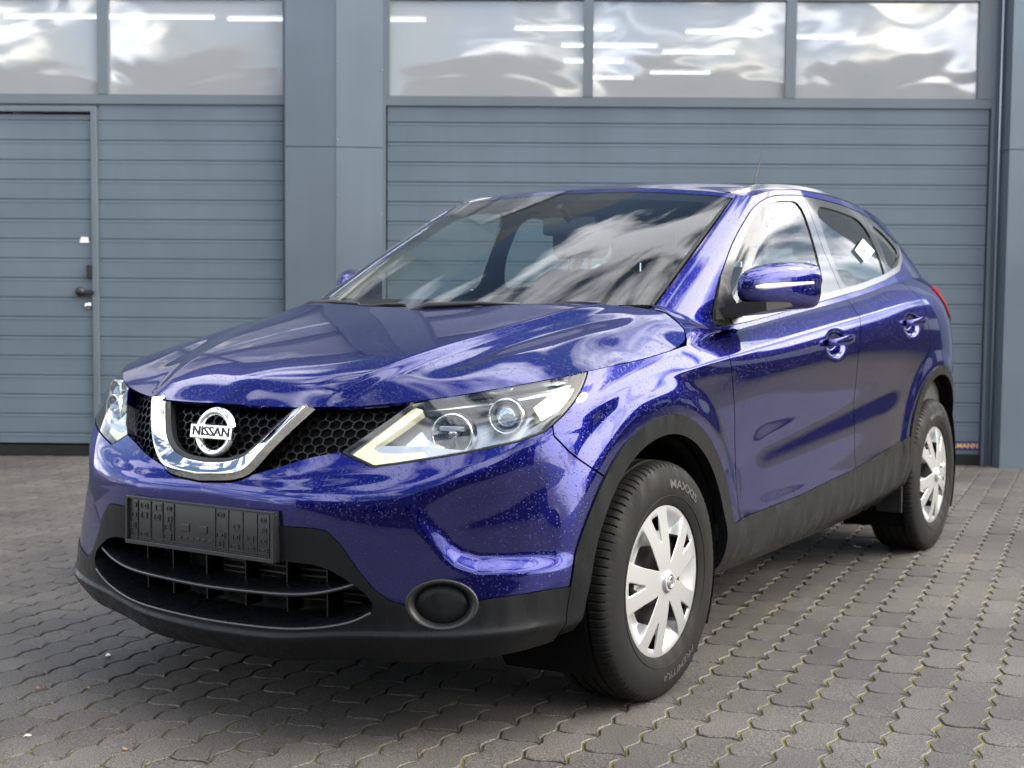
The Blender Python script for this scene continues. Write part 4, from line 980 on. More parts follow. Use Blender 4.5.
def seat(x,y,name,wd=.26):
    st=empty(name,(x,y,.60)); st.parent=car
    c=MB(); rg=[]
    for t,hw,th_ in ((0,wd*.86,.06),(.12,wd,.075),(.45,wd*.98,.07),(.75,wd*.9,.06),(.95,wd*.72,.05),(1,wd*.5,.03)):
        cx_=-.10-.22*t; cz_=.02+.62*t; ring=[]
        for q in np.linspace(0,2*math.pi,21)[:-1]:
            cc,ss=math.cos(q),math.sin(q); ring.append((cx_+th_*math.copysign(abs(cc)**.6,cc),hw*math.copysign(abs(ss)**.5,ss),cz_))
        rg.append(ring)
    c.loft(rg).build('backrest',SEATM,st,smooth=True)
    MB().box((.17,0,-.03),(.28,wd,.08),None,.06).build('cushion',SEATM,st,angle=.8)
    hr=MB(); rg=[]
    for t,hw,th_ in ((0,.10,.03),(.1,.125,.045),(.5,.135,.05),(.85,.12,.045),(1,.09,.025)):
        cx_=-.325-.03*t; cz_=.685+.19*t; ring=[]
        for q in np.linspace(0,2*math.pi,21)[:-1]:
            cc,ss=math.cos(q),math.sin(q); ring.append((cx_+th_*math.copysign(abs(cc)**.6,cc),hw*math.copysign(abs(ss)**.5,ss),cz_))
        rg.append(ring)
    hr.loft(rg).build('headrest',SEATM,st,smooth=True)
    for s_ in (-.05,.05): MB().tube([(-.318,s_,.60),(-.325,s_,.72)],.006,8).build('headrest_post',CHROME,st)
    return st
seat(-1.36,.37,'driver_seat'); seat(-1.36,-.37,'passenger_seat')
for y in (-.42,0,.42): seat(-2.12,y,'rear_seat',.22)
rm=MB(); rm.box((-.98,0,1.385),(.018,.115,.034),None,.014); rmo=rm.build('rear_view_mirror',BLACK,car,angle=.8)
MB().tube([(-.975,0,1.40),(-.90,0,1.455)],.012,8).build('mirror_stalk',BLACK,rmo)
# paper sticker on the rear door glass
sp4=[Vector(p) for p in ((-2.117,.7205,1.358),(-2.204,.7405,1.310),(-2.036,.7605,1.259),(-1.956,.7425,1.307))]
nv=(sp4[1]-sp4[3]).cross(sp4[0]-sp4[2]).normalized(); nv=nv if nv.y>0 else -nv
sk=MB(); sk.loft([[p+nv*.001 for p in sp4],[p+nv*.002 for p in sp4]]); st=sk.build('sticker',WHITE,rdo[0])
cen=sum(sp4,Vector())/4; ua=(sp4[3]-sp4[1])*.07; ub=(sp4[0]-sp4[2])*.10
MB().loft([[cen+ua*math.cos(R(a))+ub*math.sin(R(a))+ua*.3+nv*h for a in range(0,360,30)] for h in (.001,.0026)]).build('sticker_print',mat('sticker print',(.10,.13,.22),.6),st)
# ================= THE BUILDING =================
WO=Vector((-4.34327,-2.44529,0)); WX=Vector((-.52996674,.84796522,-.00949986)); WY=Vector((-.84800348,-.52999066,0)); WZ=WX.cross(WY)
WM=Matrix((WX,WY,WZ)).transposed().to_4x4(); WM.translation=WO      # wall frame: x along the wall to the right, y into the building, z up
def wempty(name,x,y=0,z=0):
    o=bpy.data.objects.new(name,None); o.empty_display_size=.1; o.matrix_world=WM@Matrix.Translation((x,y,z)); COL.objects.link(o); return o
def sheet(name,base,rough,metal=.0,nscale=2.0,var=.10,bump=.0):
    m=mat(name,base,rough,metal); t=ND(m,'ShaderNodeTexCoord'); n=ND(m,'ShaderNodeTexNoise'); n.inputs['Scale'].default_value=nscale; n.inputs['Detail'].default_value=7; LK(m,t.outputs['Object'],n.inputs['Vector'])
    hs=ND(m,'ShaderNodeHueSaturation'); hs.inputs['Color'].default_value=(*base,1); r=ND(m,'ShaderNodeMapRange'); r.inputs['From Min'].default_value=.3; r.inputs['From Max'].default_value=.7; r.inputs['To Min'].default_value=1-var; r.inputs['To Max'].default_value=1+var
    LK(m,n.outputs['Fac'],r.inputs['Value']); LK(m,r.outputs['Result'],hs.inputs['Value']); LK(m,hs.outputs['Color'],bsdf(m).inputs['Base Color'])
    r2_=ND(m,'ShaderNodeMapRange'); r2_.inputs['To Min'].default_value=rough-.08; r2_.inputs['To Max'].default_value=rough+.10; LK(m,n.outputs['Fac'],r2_.inputs['Value']); LK(m,r2_.outputs['Result'],bsdf(m).inputs['Roughness'])
    n4=ND(m,'ShaderNodeTexNoise'); n4.inputs['Scale'].default_value=3.0; n4.inputs['Detail'].default_value=6; m4=ND(m,'ShaderNodeMapping'); m4.inputs['Scale'].default_value=(5,5,.35); LK(m,t.outputs['Object'],m4.inputs['Vector']); LK(m,m4.outputs['Vector'],n4.inputs['Vector'])
    ad=math_(m,'ADD',r.outputs['Result'],math_(m,'MULTIPLY',math_(m,'SUBTRACT',n4.outputs['Fac'],.5),var*1.2)); LK(m,ad,hs.inputs['Value'])
    if bump:
        n2=ND(m,'ShaderNodeTexNoise'); n2.inputs['Scale'].default_value=1.7; n2.inputs['Detail'].default_value=1; LK(m,t.outputs['Object'],n2.inputs['Vector'])
        b=ND(m,'ShaderNodeBump'); b.inputs['Distance'].default_value=bump; b.inputs['Strength'].default_value=1; LK(m,n2.outputs['Fac'],b.inputs['Height']); LK(m,b.outputs['Normal'],bsdf(m).inputs['Normal'])
    return m
GATE=sheet('grey blue gate steel',(.105,.136,.164),.36,0,1.3,.11)
FRAME=sheet('grey gate frame',(.112,.136,.154),.42,0,2,.06)
PILLAR=sheet('folded grey steel sheet',(.128,.158,.186),.32,.25,1.2,.08,.010)
DARKG=mat('dark door gasket',(.02,.021,.023),.6)
# wavy acrylic glazing with a bright sky in it
PANE=bpy.data.materials.new('wavy acrylic pane'); PANE.use_nodes=True; PANE.node_tree.nodes.clear()
o_=ND(PANE,'ShaderNodeOutputMaterial'); a1=ND(PANE,'ShaderNodeMixShader'); a2=ND(PANE,'ShaderNodeMixShader'); g1=ND(PANE,'ShaderNodeBsdfGlossy'); t1=ND(PANE,'ShaderNodeBsdfTransparent'); d1=ND(PANE,'ShaderNodeBsdfDiffuse')
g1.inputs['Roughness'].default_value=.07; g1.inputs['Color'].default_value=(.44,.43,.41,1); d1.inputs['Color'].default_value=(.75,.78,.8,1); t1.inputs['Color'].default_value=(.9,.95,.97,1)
a1.inputs['Fac'].default_value=.42; a2.inputs['Fac'].default_value=.16
tcn=ND(PANE,'ShaderNodeTexCoord'); mpn=ND(PANE,'ShaderNodeMapping'); mpn.inputs['Scale'].default_value=(1.0,1.0,1.7); nn_=ND(PANE,'ShaderNodeTexNoise'); nn_.inputs['Scale'].default_value=1.7; nn_.inputs['Detail'].default_value=1.0; nn_.inputs['Distortion'].default_value=.8
bb_=ND(PANE,'ShaderNodeBump'); bb_.inputs['Distance'].default_value=.009; bb_.inputs['Strength'].default_value=1
LK(PANE,tcn.outputs['Object'],mpn.inputs['Vector']); LK(PANE,mpn.outputs['Vector'],nn_.inputs['Vector']); LK(PANE,nn_.outputs['Fac'],bb_.inputs['Height']); LK(PANE,bb_.outputs['Normal'],g1.inputs['Normal'])
n5_=ND(PANE,'ShaderNodeTexNoise'); n5_.inputs['Scale'].default_value=1.1; n5_.inputs['Detail'].default_value=2; LK(PANE,tcn.outputs['Object'],n5_.inputs['Vector']); r5_=ramp(PANE,.40,.60,(.33,.36,.40,1),(.47,.42,.335,1)); LK(PANE,n5_.outputs['Fac'],r5_.inputs['Fac']); LK(PANE,r5_.outputs['Color'],g1.inputs['Color'])  # cream and blue of the reflected sky painted into the gloss colour
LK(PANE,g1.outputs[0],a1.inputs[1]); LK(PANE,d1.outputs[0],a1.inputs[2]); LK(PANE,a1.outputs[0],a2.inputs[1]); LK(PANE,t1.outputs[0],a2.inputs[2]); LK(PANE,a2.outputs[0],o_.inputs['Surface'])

def ribbed(x0,x1,z0,z1,pitch=.1325,top=2.272):
    """one ribbed steel sheet: flat boards with a small V groove at every rib"""
    zs=[z1]; k=0; ev=[]
    r=top
    while r>z1-.02: r-=pitch
    prof=[(z1,0)]
    while r>z0+.02:
        prof+=[(r+.010,0),(r+.006,.0035),(r+.002,.0055),(r-.002,.0055),(r-.005,-.0015),(r-.012,-.002),(r-.020,0)]; r-=pitch
    prof.append((z0,0))
    V=[];F=[]
    for z,y in prof: V+=[(x0,y,z),(x1,y,z)]
    for i in range(len(prof)-1): F.append((2*i,2*i+2,2*i+3,2*i+1))
    n=len(V); V+=[(x0,.04,z1),(x1,.04,z1),(x0,.04,z0),(x1,.04,z0)]; F+=[(n,n+1,n+3,n+2),(0,1,n+1,n),(2*len(prof)-2,n+2,n+3,2*len(prof)-1)]
    return MB().add(V,F)
def garage_door(x0,x1,wins,label,wicket=None,brand=False):
    """sectional gate between x0 and x1 (wall frame)"""
    w_=x1-x0; g=wempty('garage_door',x0); tag(g,label,'garage door',group='sectional garage doors in the grey building')
    zt=2.385
    if wicket:
        a,b=wicket[0]-x0,wicket[1]-x0
        ribbed(b+.016,w_-.03,.075,zt).build('ribbed_panel',GATE,g)
        if a>.1: ribbed(.03,a-.016,.075,zt).build('ribbed_panel',GATE,g)
        ribbed(a-.016,b+.016,2.372,zt,top=9).build('ribbed_panel',GATE,g)
        d=ribbed(a+.022,b-.022,.09,2.315).build('wicket_door',GATE,g)
        f=MB()
        for c,h in (((b-.003,-.010,1.215),(.019,.018,1.155)),((a+.003,-.010,1.215),(.019,.018,1.155)),(((a+b)/2,-.010,2.350),((b-a)/2-.016,.018,.019))): f.box(c,h,None,.004)
        f.build('door_frame',FRAME,d)
        MB().box(((a+b)/2,.012,2.372),((b-a)/2+.03,.020,.0045)).build('drip_gap',DARKG,d)
        X0=-2.884-x0
        MB().box((X0+.012,-.014,1.262),(.022,.016,.046),None,.006).build('lock_box',BLACK,d)
        hd=MB(); hd.lathe([(0,.05),(.030,.046),(.034,.02),(.026,0)],20,Matrix.Translation((X0-.052,-.002,1.125))@Matrix.Rotation(math.pi/2,4,'X')); hd.build('door_knob',BLACK,d,smooth=True)
        MB().box((X0+.002,-.03,1.122),(.040,.014,.013),None,.006).build('door_lever',BLACK,d)
        ke=MB(); ke.lathe([(0,.020),(.016,.018),(.030,.006),(.031,0)],24,Matrix.Translation((X0-.006,0,1.030))@Matrix.Rotation(math.pi/2,4,'X')); kk=ke.build('lock_rose',CHROME,d,smooth=True)
        MB().box((X0-.006,-.021,1.026),(.004,.003,.010)).build('key_slot',BLACK,kk)
        lp=MB(); lp.prism([(-.034,-.018),(.034,-.018),(.026,.020),(-.022,.020)],.002,Matrix.Translation((X0-.026,-.006,1.474))@Matrix.Rotation(math.pi/2,4,'X')); lp.build('door_plate',WHITE,d)
    else:
        ribbed(.03,w_-.03,.075,zt).build('ribbed_panel',GATE,g)
    MB().box((w_/2,.014,.040),(w_/2-.012,.020,.034)).build('bottom_seal',RUBBER,g)
    # glazed sections
    for zi,(zb,ztp) in enumerate(((2.385,3.155),(3.155,3.925))):
        fr_=MB(); fr_.box((w_/2,.006,zb+.034),(w_/2-.015,.020,.032)); fr_.box((w_/2,.006,ztp-.034),(w_/2-.015,.020,.032)); fr_.box((w_/2,.022,zb+.001),(w_/2-.015,.01,.004)) 
        for k in range(len(wins)+1):
            if k==0: c0,c1=.015,wins[0][0]-x0
            elif k==len(wins): c0,c1=wins[-1][1]-x0,w_-.015
            else: c0,c1=wins[k-1][1]-x0,wins[k][0]-x0
            fr_.box(((c0+c1)/2,.004,(zb+ztp)/2),((c1-c0)/2,.022,(ztp-zb)/2-.066))
        fo=fr_.build('window_frame',FRAME,g)
        for k,(p,q) in enumerate(wins):
            nx,nz=24,14; V=[];F=[]
            for i in range(nx):
                for j in range(nz):
                    u,v_=i/(nx-1),j/(nz-1); bl=.012*math.sin(math.pi*u)*math.sin(math.pi*v_); V.append((p-x0-.006+(q-p+.012)*u,.012-bl,zb+.060+(ztp-zb-.12)*v_))
            for i in range(nx-1):
                for j in range(nz-1): F.append((i*nz+j,(i+1)*nz+j,(i+1)*nz+j+1,i*nz+j+1))
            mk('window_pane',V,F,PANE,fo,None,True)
    MB().box((w_/2,.02,4.06),(w_/2-.015,.02,.13)).build('top_panel',GATE,g)
    for xx in (.010,w_-.010): MB().box((xx,.03,2.1),(.010,.05,2.1)).build('guide_rail',FRAME,g)
    if brand:
        lb=MB(); lb.box((3.030-x0,-.002,.132),(.143,.0025,.030)); lo_=lb.build('maker_plate',mat('blue enamel',(.010,.022,.13),.4),g)
        tv,tf=text_mesh('HÖRMANN',.052,.0006,.0012); wd=max(v.x for v in tv)-min(v.x for v in tv)
        mk('lettering',[(3.030-x0+v.x*.245/wd,-.0055-v.z,.131+v.y*.85) for v in tv],tf,mat('orange enamel',(.80,.42,.12),.5),lo_,None,False)
    return g
garage_door(-5.60,-1.53,[(-5.49,-4.07),(-3.985,-2.805),(-2.735,-1.557)],'grey ribbed garage door with a wicket door, left of the steel pillar',wicket=(-3.82,-2.832))
garage_door(-.885,3.19,[(-.84,.455),(.520,1.800),(1.868,3.077)],'grey ribbed garage door with three wide panes, directly behind the blue car',brand=True)
def pillar(x0,xm,x1,label,proj=.06,back=.0,face=None):
    p=wempty('wall_pillar',x0); tag(p,label,'pillar')
    V=[(0,-proj,-.15),(xm-x0,-proj,-.15),(x1-x0,-back,-.15),(x1-x0,.25,-.15),(0,.25,-.15)]
    for nm,z0,z1 in (('lower_cladding',-.15,2.101),('upper_cladding',2.106,4.72)):
        b=MB(); b.loft([[(x,y,z0) for x,y,_ in V],[(x,y,z1) for x,y,_ in V]]); b.build(nm,PILLAR,p)
    b=MB(); b.box((xm-x0,-proj+.0005,2.3),(.0025,.0035,2.35)); b.build('fold_seam',FRAME,p)
    for xx,zz in ((xm-x0+.012,.97),(xm-x0+.012,1.78),(xm-x0+.008,2.15),(xm-x0+.01,2.66),(x1-x0-.012,.70),(x1-x0-.010,1.66),(x1-x0-.010,2.62)):
        yy=-proj+(proj-back)*max(0,(xx-(xm-x0))/(x1-xm)); MB().lathe([(0,.004),(.0045,.003),(.006,0)],12,Matrix.Translation((xx,yy,zz))@Matrix.Rotation(math.pi/2,4,'X')).build('screw_head',SATIN,p,smooth=True)
    return p
pillar(-1.53,-1.19,-.885,'folded grey steel pillar between the two garage doors',.075,.02)
pillar(3.245,3.60,3.95,'grey steel corner post at the right edge, projecting in front of the garage door',.17,.10)
pillar(-6.25,-5.95,-5.60,'grey steel pillar left of the wicket door bay',.075,.02)
# reveal strip and lifting cable beside the post
j=MB(); j.box((.04,.02,2.1),(.040,.03,2.25)); jo=j.build('door_jamb',sheet('dark grey reveal',(.085,.112,.138),.4,0,2,.06)); jo.matrix_world=WM@Matrix.Translation((3.19,0,0)); tag(jo,'narrow dark blue-grey reveal strip beside the projecting post','jamb')
cb=MB(); cb.tube([(0,0,-.02),(0,0,4.2)],.007,8); co=cb.build('lifting_cable',mat('galvanised cable',(.42,.46,.50),.35,.6),smooth=True); co.matrix_world=WM@Matrix.Translation((3.222,-.035,0)); tag(co,'thin pale vertical cable in front of the door reveal','cable')
# walls above and around
ewl=MB(); ewl.box((.48,.2,2.2),(.475,.2,2.35)); ewo=ewl.build('end_wall',PILLAR); ewo.matrix_world=WM@Matrix.Translation((3.955,0,0)); tag(ewo,'plain grey sheet wall right of the projecting corner post','wall')
wb=MB(); wb.box((-.70,.35,4.45),(5.60,.30,.255)); wo_=wb.build('wall_fascia',sheet('grey fascia cladding',(.16,.19,.21),.45,.1,1,.06)); wo_.matrix_world=WM.copy(); tag(wo_,'flat grey fascia running above all the garage doors','wall')
ib=MB(); ib.box((-.7,7.0,2.0),(5.5,.1,2.6)); ib.box((-.7,3.5,4.62),(5.5,3.4,.08)); ib.box((-6.1,3.6,2.0),(.1,3.2,2.5)); ib.box((4.8,3.6,2.0),(.1,3.2,2.5))
io=ib.build('hall_interior',sheet('pale hall wall',(.38,.38,.37),.8,0,1,.05)); io.matrix_world=WM.copy(); tag(io,'pale inside walls and roof of the workshop hall behind the panes','hall')
TUBE=mat('lit fluorescent tube',(.9,.9,.9),.4); bsdf(TUBE).inputs['Emission Color'].default_value=(.95,.98,1,1); bsdf(TUBE).inputs['Emission Strength'].default_value=5
for x,y,z,l,lb_ in ((-3.1,1.2,3.20,1.6,'long lit tube seen through the leftmost two panes, above the wicket door'),(-1.45,1.2,3.19,1.5,'long lit tube passing behind the steel pillar, half hidden by it'),
    (.35,1.3,3.15,.75,'lit tube highest of those crossing the first bar of the right gate'),(1.55,1.3,3.13,.55,'lit tube highest in the middle pane of the right gate'),(.75,2.4,3.22,.8,'lit tube second from the top across the first bar of the right gate'),
    (.62,2.4,3.09,.5,'lit tube third from the top across the first bar of the right gate'),(1.5,2.4,3.17,.6,'lit tube just below the highest one in the middle pane'),(1.45,3.4,3.16,.55,'lit tube lowest in the middle pane of the right gate'),
    (2.55,2.4,3.30,.5,'single lit tube behind the right-hand pane of the right gate'),(.8,3.4,3.11,.45,'short lit tube lowest of those at the first bar of the right gate')):
    t_=MB(); t_.tube([(-l/2,0,0),(l/2,0,0)],.013,8); to=t_.build('tube',TUBE,None,smooth=True); lm=wempty('tube_lamp',x,y,z); to.parent=lm
    MB().box((0,0,.045),(l/2+.03,.045,.022)).build('fitting',WHITE,lm)
    tag(lm,lb_,'lamp',group='fluorescent tubes inside the hall')
# ================= PAVING =================
PA=R(-170.6); pd=np.array([math.cos(PA),math.sin(PA)]); pn=np.array([-pd[1],pd[0]])
PW,PL=.1146,.2265
camx,camy=CAM.x,CAM.y; fh=np.array([math.cos(YAW),math.sin(YAW)]); rh=np.array([math.sin(YAW),-math.cos(YAW)])
def ground_z(x,y):
    dep=(x-camx)*fh[0]+(y-camy)*fh[1]; lat=(x-camx)*rh[0]+(y-camy)*rh[1]
    return -.0095*lat*np.clip((dep-6.6)/2.6,0,1.0)*(1-sst(np.abs(lat),4.6,8.0))*(1-sst(np.abs(dep),10,13))
ZA=.0105
zz=[(0,-ZA),(.25,ZA),(.5,-ZA),(.75,ZA),(1.0,-ZA)]
gapw=.0036
def outline():
    P=[]
    def zig(off,rev):
        pts=[]
        for t in (0,.04,.21,.29,.46,.54,.71,.79,.96,1.0):
            v=np.interp(t,[p[0] for p in zz],[p[1] for p in zz]); pts.append((t*PL,v+off))
        return pts[::-1] if rev else pts
    A=zig(gapw,False); B=zig(PW-gapw,True)
    def cross(u,up):
        q=[]
        for t in (.2,.4,.6,.8):
            q.append((u+.007*math.sin(2*math.pi*t),-ZA+gapw+(PW-2*gapw)*t))
        return q if up else q[::-1]
    A=[(u+gapw if i==0 else u-gapw if i==len(A)-1 else u,v) for i,(u,v) in enumerate(A)]
    B=[(u-gapw if i==0 else u+gapw if i==len(B)-1 else u,v) for i,(u,v) in enumerate(B)]
    return np.array(A+[(u-gapw,v) for u,v in cross(PL,True)]+B+[(u+gapw,v) for u,v in cross(0,False)])
OUT=outline(); no_=len(OUT)
nx_=np.roll(OUT,-1,0)-np.roll(OUT,1,0); nin=np.stack([-nx_[:,1],nx_[:,0]],1); nin/=np.linalg.norm(nin,axis=1,keepdims=True)
IN=OUT+nin*.0028
V=[];F=[]; nb=0
us=np.arange(-46,44); vs=np.arange(-64,64)
for iv in vs:
    for iu in us:
        u0=(iu+(.5 if iv%2 else 0))*PL+.05; v0=iv*PW-1.376+1.376-.0
        c=pd*(u0+PL/2)+pn*(v0+PW/2)
        dep=(c[0]-camx)*fh[0]+(c[1]-camy)*fh[1]; lat=(c[0]-camx)*rh[0]+(c[1]-camy)*rh[1]
        if dep<1.6 or dep>9.35 or abs(lat)>dep*.52+.7: continue
        h=RNG.normal(0,.0007); tx,ty=RNG.normal(0,.006,2)
        for ring,z0 in ((OUT,-.022),(OUT,-.0026),(IN,0.0)):
            pu=ring[:,0]+u0; pv=ring[:,1]+v0
            xy=pu[:,None]*pd+pv[:,None]*pn
            z=z0+h+(ring[:,0]-PL/2)*tx+(ring[:,1]-PW/2)*ty+ground_z(xy[:,0],xy[:,1])-.001
            V.append(np.c_[xy,z])
        for r_ in range(2):
            for k in range(no_): F.append((nb+r_*no_+k,nb+r_*no_+(k+1)%no_,nb+(r_+1)*no_+(k+1)%no_,nb+(r_+1)*no_+k))
        cu,cv=PL/2+u0,PW/2+v0; cxy=cu*pd+cv*pn; V.append(np.array([[cxy[0],cxy[1],h+float(ground_z(cxy[0],cxy[1]))-.001]]))
        F+=[(nb+2*no_+k,nb+2*no_+(k+1)%no_,nb+3*no_) for k in range(no_)]; nb+=3*no_+1
V=np.concatenate(V)
PV=bpy.data.materials.new('concrete paver'); PV.use_nodes=True; b_=bsdf(PV); b_.inputs['Roughness'].default_value=.62
tcn=ND(PV,'ShaderNodeTexCoord'); geo=ND(PV,'ShaderNodeNewGeometry')
nA=ND(PV,'ShaderNodeTexNoise'); nA.inputs['Scale'].default_value=230; nA.inputs['Detail'].default_value=3; nB=ND(PV,'ShaderNodeTexNoise'); nB.inputs['Scale'].default_value=1.3; nB.inputs['Detail'].default_value=8; nC=ND(PV,'ShaderNodeTexVoronoi'); nC.inputs['Scale'].default_value=210
for n_ in (nA,nB,nC): LK(PV,tcn.outputs['Object'],n_.inputs['Vector'])
rA=ramp(PV,.40,.62,(.036,.0335,.031,1),(.126,.117,.108,1)); LK(PV,nA.outputs['Fac'],rA.inputs['Fac'])
rB=ramp(PV,.30,.70,(.60,.60,.63,1),(1.22,1.19,1.13,1)); LK(PV,nB.outputs['Fac'],rB.inputs['Fac'])
mR=ND(PV,'ShaderNodeMapRange'); mR.inputs['To Min'].default_value=.82; mR.inputs['To Max'].default_value=1.16; LK(PV,geo.outputs['Random Per Island'],mR.inputs['Value'])
m1=ND(PV,'ShaderNodeMix',data_type='RGBA',blend_type='MULTIPLY'); m1.inputs['Factor'].default_value=1; LK(PV,rA.outputs['Color'],m1.inputs['A']); LK(PV,rB.outputs['Color'],m1.inputs['B'])
hs=ND(PV,'ShaderNodeHueSaturation'); LK(PV,m1.outputs['Result'],hs.inputs['Color']); LK(PV,mR.outputs['Result'],hs.inputs['Value']); LK(PV,hs.outputs['Color'],b_.inputs['Base Color'])
bp=ND(PV,'ShaderNodeBump'); bp.inputs['Distance'].default_value=.0016; bp.inputs['Strength'].default_value=.8; LK(PV,nA.outputs['Fac'],bp.inputs['Height']); LK(PV,bp.outputs['Normal'],b_.inputs['Normal'])
pav=mk('paving',V,F,PV,None,None,False); pav['kind']='structure'
# mossy bed of the joints and the yard beyond: one sheet
MO=bpy.data.materials.new('mossy joint sand'); MO.use_nodes=True; b_=bsdf(MO); b_.inputs['Roughness'].default_value=.95
tcn=ND(MO,'ShaderNodeTexCoord'); n1_=ND(MO,'ShaderNodeTexNoise'); n1_.inputs['Scale'].default_value=2.2; n1_.inputs['Detail'].default_value=6; n2_=ND(MO,'ShaderNodeTexNoise'); n2_.inputs['Scale'].default_value=160; n2_.inputs['Detail'].default_value=3
LK(MO,tcn.outputs['Object'],n1_.inputs['Vector']); LK(MO,tcn.outputs['Object'],n2_.inputs['Vector'])
sx_=ND(MO,'ShaderNodeSeparateXYZ'); LK(MO,tcn.outputs['Object'],sx_.inputs['Vector'])
r1_=ramp(MO,.38,.60,(.034,.030,.022,1),(.120,.104,.018,1)); LK(MO,math_(MO,'ADD',n1_.outputs['Fac'],math_(MO,'MULTIPLY',sx_.outputs['Y'],.045)),r1_.inputs['Fac'])
r2_=ramp(MO,.3,.7,(.45,.45,.45,1),(1.4,1.4,1.4,1)); LK(MO,n2_.outputs['Fac'],r2_.inputs['Fac'])
m1=ND(MO,'ShaderNodeMix',data_type='RGBA',blend_type='MULTIPLY'); m1.inputs['Factor'].default_value=1; LK(MO,r1_.outputs['Color'],m1.inputs['A']); LK(MO,r2_.outputs['Color'],m1.inputs['B']); LK(MO,m1.outputs['Result'],b_.inputs['Base Color'])
gx_=np.concatenate([np.linspace(-14,10,121),[14,30,90,400]]); gy_=np.concatenate([[-400,-90,-30],np.linspace(-14,10,121),[14,30,90,400]]); gx_=np.concatenate([[-400,-90,-30],gx_])
A,B=np.meshgrid(gx_,gy_,indexing='ij'); dep=(A-camx)*fh[0]+(B-camy)*fh[1]
# the joints stay about a centimetre below the paver tops; outside the modelled stones the sheet is the yard surface
Zg=np.where((np.abs(A)<14)&(np.abs(B)<14),ground_z(A,B)-.0055,-.0055)
V=np.stack([A,B,Zg],-1).reshape(-1,3); gr_=mk('ground',V,grid_faces(*A.shape),MO,None,None,True); gr_['kind']='structure'
bm=bmesh.new(); bm.from_mesh(gr_.data); bmesh.ops.recalc_face_normals(bm,faces=bm.faces[:])
if bm.faces[0].normal.z<0: bmesh.ops.reverse_faces(bm,faces=bm.faces[:])
bm.to_mesh(gr_.data); bm.free()
yard=MB()
Vy=[];Fy=[]
def yq(a,b,c,d):
    k=len(Vy); Vy.extend([a,b,c,d]); Fy.append((k,k+1,k+2,k+3))
def gp(dep,lat,z=-.004): p=np.array([camx,camy])+fh*dep+rh*lat; return (p[0],p[1],z)
for (d0,l0a,l0b),(d1_,l1a,l1b) in (((-300,-300,300),(1.5,-300,300)),):
    yq(gp(d0,l0a),gp(d0,l0b),gp(d1_,l1b),gp(d1_,l1a))
for sg in (1,-1):
    yq(gp(1.5,sg*1.6),gp(9.0,sg*5.5),gp(9.0,sg*300),gp(1.5,sg*300))
yo=mk('yard',Vy,Fy,sheet('yard concrete',(.115,.110,.104),.7,0,.6,.2),None,None,False); yo['kind']='structure'
bm=bmesh.new(); bm.from_mesh(yo.data); 
for f in bm.faces:
    f.normal_update()
    if f.normal.z<0: f.normal_flip()
bm.to_mesh(yo.data); bm.free()
# ---- litter on the stones ----
def litter(name,x,y,label,cat,m,sz,seed):
    rd=random.Random(seed); b=MB(); n=9; a0=rd.random()*6; ring=[];ring2=[]
    for k in range(n):
        a=2*math.pi*k/n; r=sz*(.6+.4*rd.random()); p=(r*math.cos(a),r*.55*math.sin(a),.001+.006*rd.random()); ring.append(p); ring2.append((p[0],p[1],p[2]+.0012))
    b.loft([ring,ring2]); o=b.build(name,m); o.location=(x,y,float(ground_z(np.array(x),np.array(y)))+.002); o.rotation_euler=(0,0,a0); tag(o,label,cat); return o
LEAF=mat('dry leaf',(.42,.19,.07),.7)
litter('paper_scrap',.546,-.783,'crumpled white paper scrap on the stones below the front bumper','scrap',WHITE,.020,1)
litter('paper_scrap',1.185,-.338,'small flat white scrap at the lower left corner of the paving','scrap',WHITE,.012,2)
litter('paper_scrap',-2.498,.589,'white scrap on the stones just left of the rear tyre','scrap',WHITE,.022,3)
litter('dry_leaf',.818,-.549,'tiny orange leaf bit in a joint, right of its darker twin','leaf',LEAF,.010,4)
litter('dry_leaf',.896,-.67,'tiny orange leaf bit near the left edge of the paving','leaf',LEAF,.009,5)
litter('dry_leaf',1.118,-.05,'tiny orange leaf bit nearest the bottom edge','leaf',LEAF,.008,6)
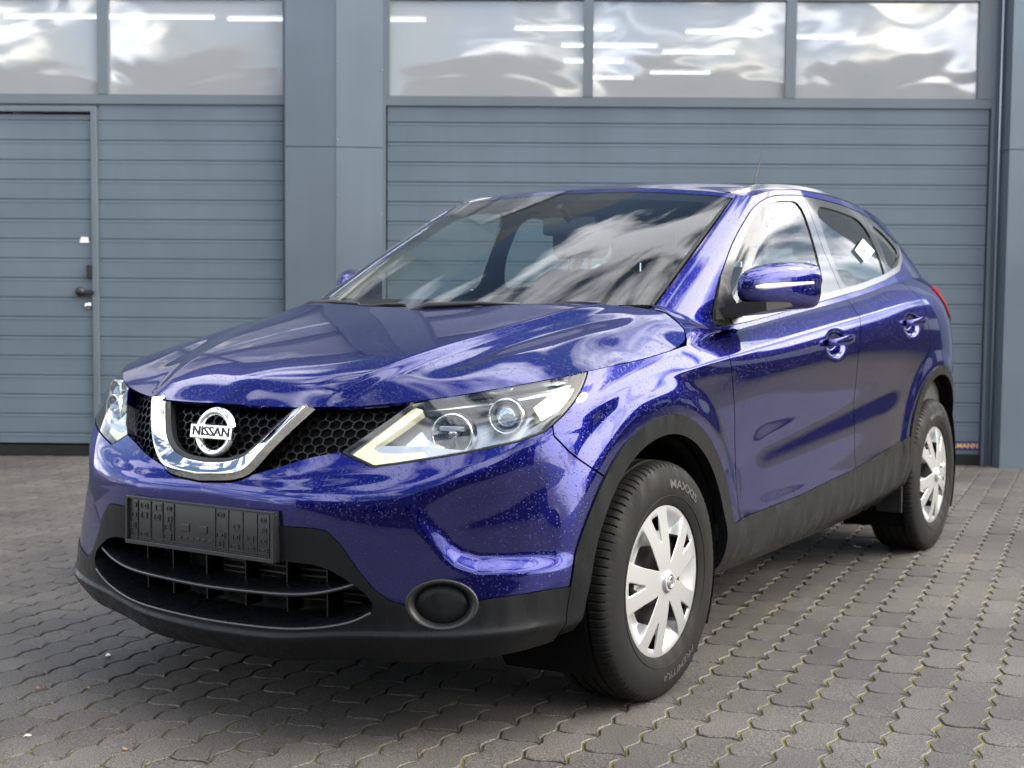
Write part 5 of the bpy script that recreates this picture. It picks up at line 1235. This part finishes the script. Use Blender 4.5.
# ================= WHAT THE PAINT AND THE PANES REFLECT: the other side of the yard =================
BARK=sheet('grey brown bark',(.085,.070,.055),.85,0,9,.25)
def bare_tree(x,y,h,seed,label):
    rd=random.Random(seed); t=empty('bare_tree',(x,y,0)); tag(t,label,'tree',group='bare trees across the yard')
    tr=MB(); cr=MB()
    def grow(p,d,l,r,lev,mb):
        pts=[p];rad=[r]; q=p.copy(); dd=d.copy()
        for i in range(4):
            dd=(dd+Vector((rd.gauss(0,.13),rd.gauss(0,.13),rd.gauss(.03,.08)))).normalized(); q=q+dd*l/4; pts.append(q.copy()); rad.append(r*(1-.45*(i+1)/4))
        mb.tube(pts,rad,6 if lev<2 else 4)
        if lev<5:
            for k in range(3 if lev<4 else 2):
                f=rd.uniform(.45,1.0); b=pts[max(1,int(round(f*4)))]; a=rd.uniform(0,6.28); sp_=rd.uniform(.35,.8)
                u=dd.orthogonal().normalized(); v=dd.cross(u); nd=(dd+ (u*math.cos(a)+v*math.sin(a))*sp_).normalized()
                grow(b,nd,l*rd.uniform(.60,.80),r*.55,lev+1,cr)
    grow(Vector((0,0,0)),Vector((0,0,1)),h*.34,h*.022,0,tr)
    tr.build('trunk',BARK,t,smooth=True,fix=False); cr.build('crown',BARK,t,smooth=True,fix=False)
bare_tree(9.0,11.5,9.5,11,'tall bare tree across the yard, nearest the long shed')
bare_tree(5.5,14.0,8.0,12,'bare tree across the yard with the lowest crown')
bare_tree(12.5,1.0,9.0,13,'bare tree across the yard standing by itself ahead of the car')
nb_=empty('neighbour_hall',(-19,10.5,0),R(-33)); tag(nb_,'low violet-grey hall with a band of windows beyond the end of the grey building','building')
MB().box((0,0,1.6),(3.0,18.0,1.6)).build('wall',sheet('grey render',(.050,.044,.052),.8,0,1,.12),nb_)
MB().box((0,0,3.30),(3.2,18.2,.10)).build('roof',FRAME,nb_)
for k in range(12):
    wf=MB().box((3.02,-16.5+k*3,1.5),(.03,.95,.5)).build('window',FRAME,nb_); MB().box((3.06,-16.5+k*3,1.5),(.008,.88,.43)).build('pane',mat('pale window pane',(.55,.58,.60),.1) if 'pale window pane' not in bpy.data.materials else bpy.data.materials['pale window pane'],wf)
sh=empty('reflection_shed',(17.0,9.5,0),R(33)); tag(sh,'long dark brick shed with a row of pale windows across the yard, added unseen to darken reflections','building')  # unseen, added and sized to block low sky so bumper and plastic reflect dark
BR=sheet('dark brick wall',(.075,.052,.045),.85,0,3,.15)
MB().box((0,0,2.6),(4,15,2.6)).build('wall',BR,sh)
rfm=MB(); rfm.loft([[(-4.4,-15.3,5.2),(4.4,-15.3,5.2),(0,-15.3,6.1)],[(-4.4,15.3,5.2),(4.4,15.3,5.2),(0,15.3,6.1)]]); rfm.build('roof',sheet('dark roof tiles',(.05,.047,.047),.7,0,5,.15),sh)
for k in range(7):
    wf=MB().box((-4.02,-12+k*4,2.6),(.03,1.0,.75)).build('window',FRAME,sh); MB().box((-4.06,-12+k*4,2.6),(.008,.92,.67)).build('pane',FRIT,wf)
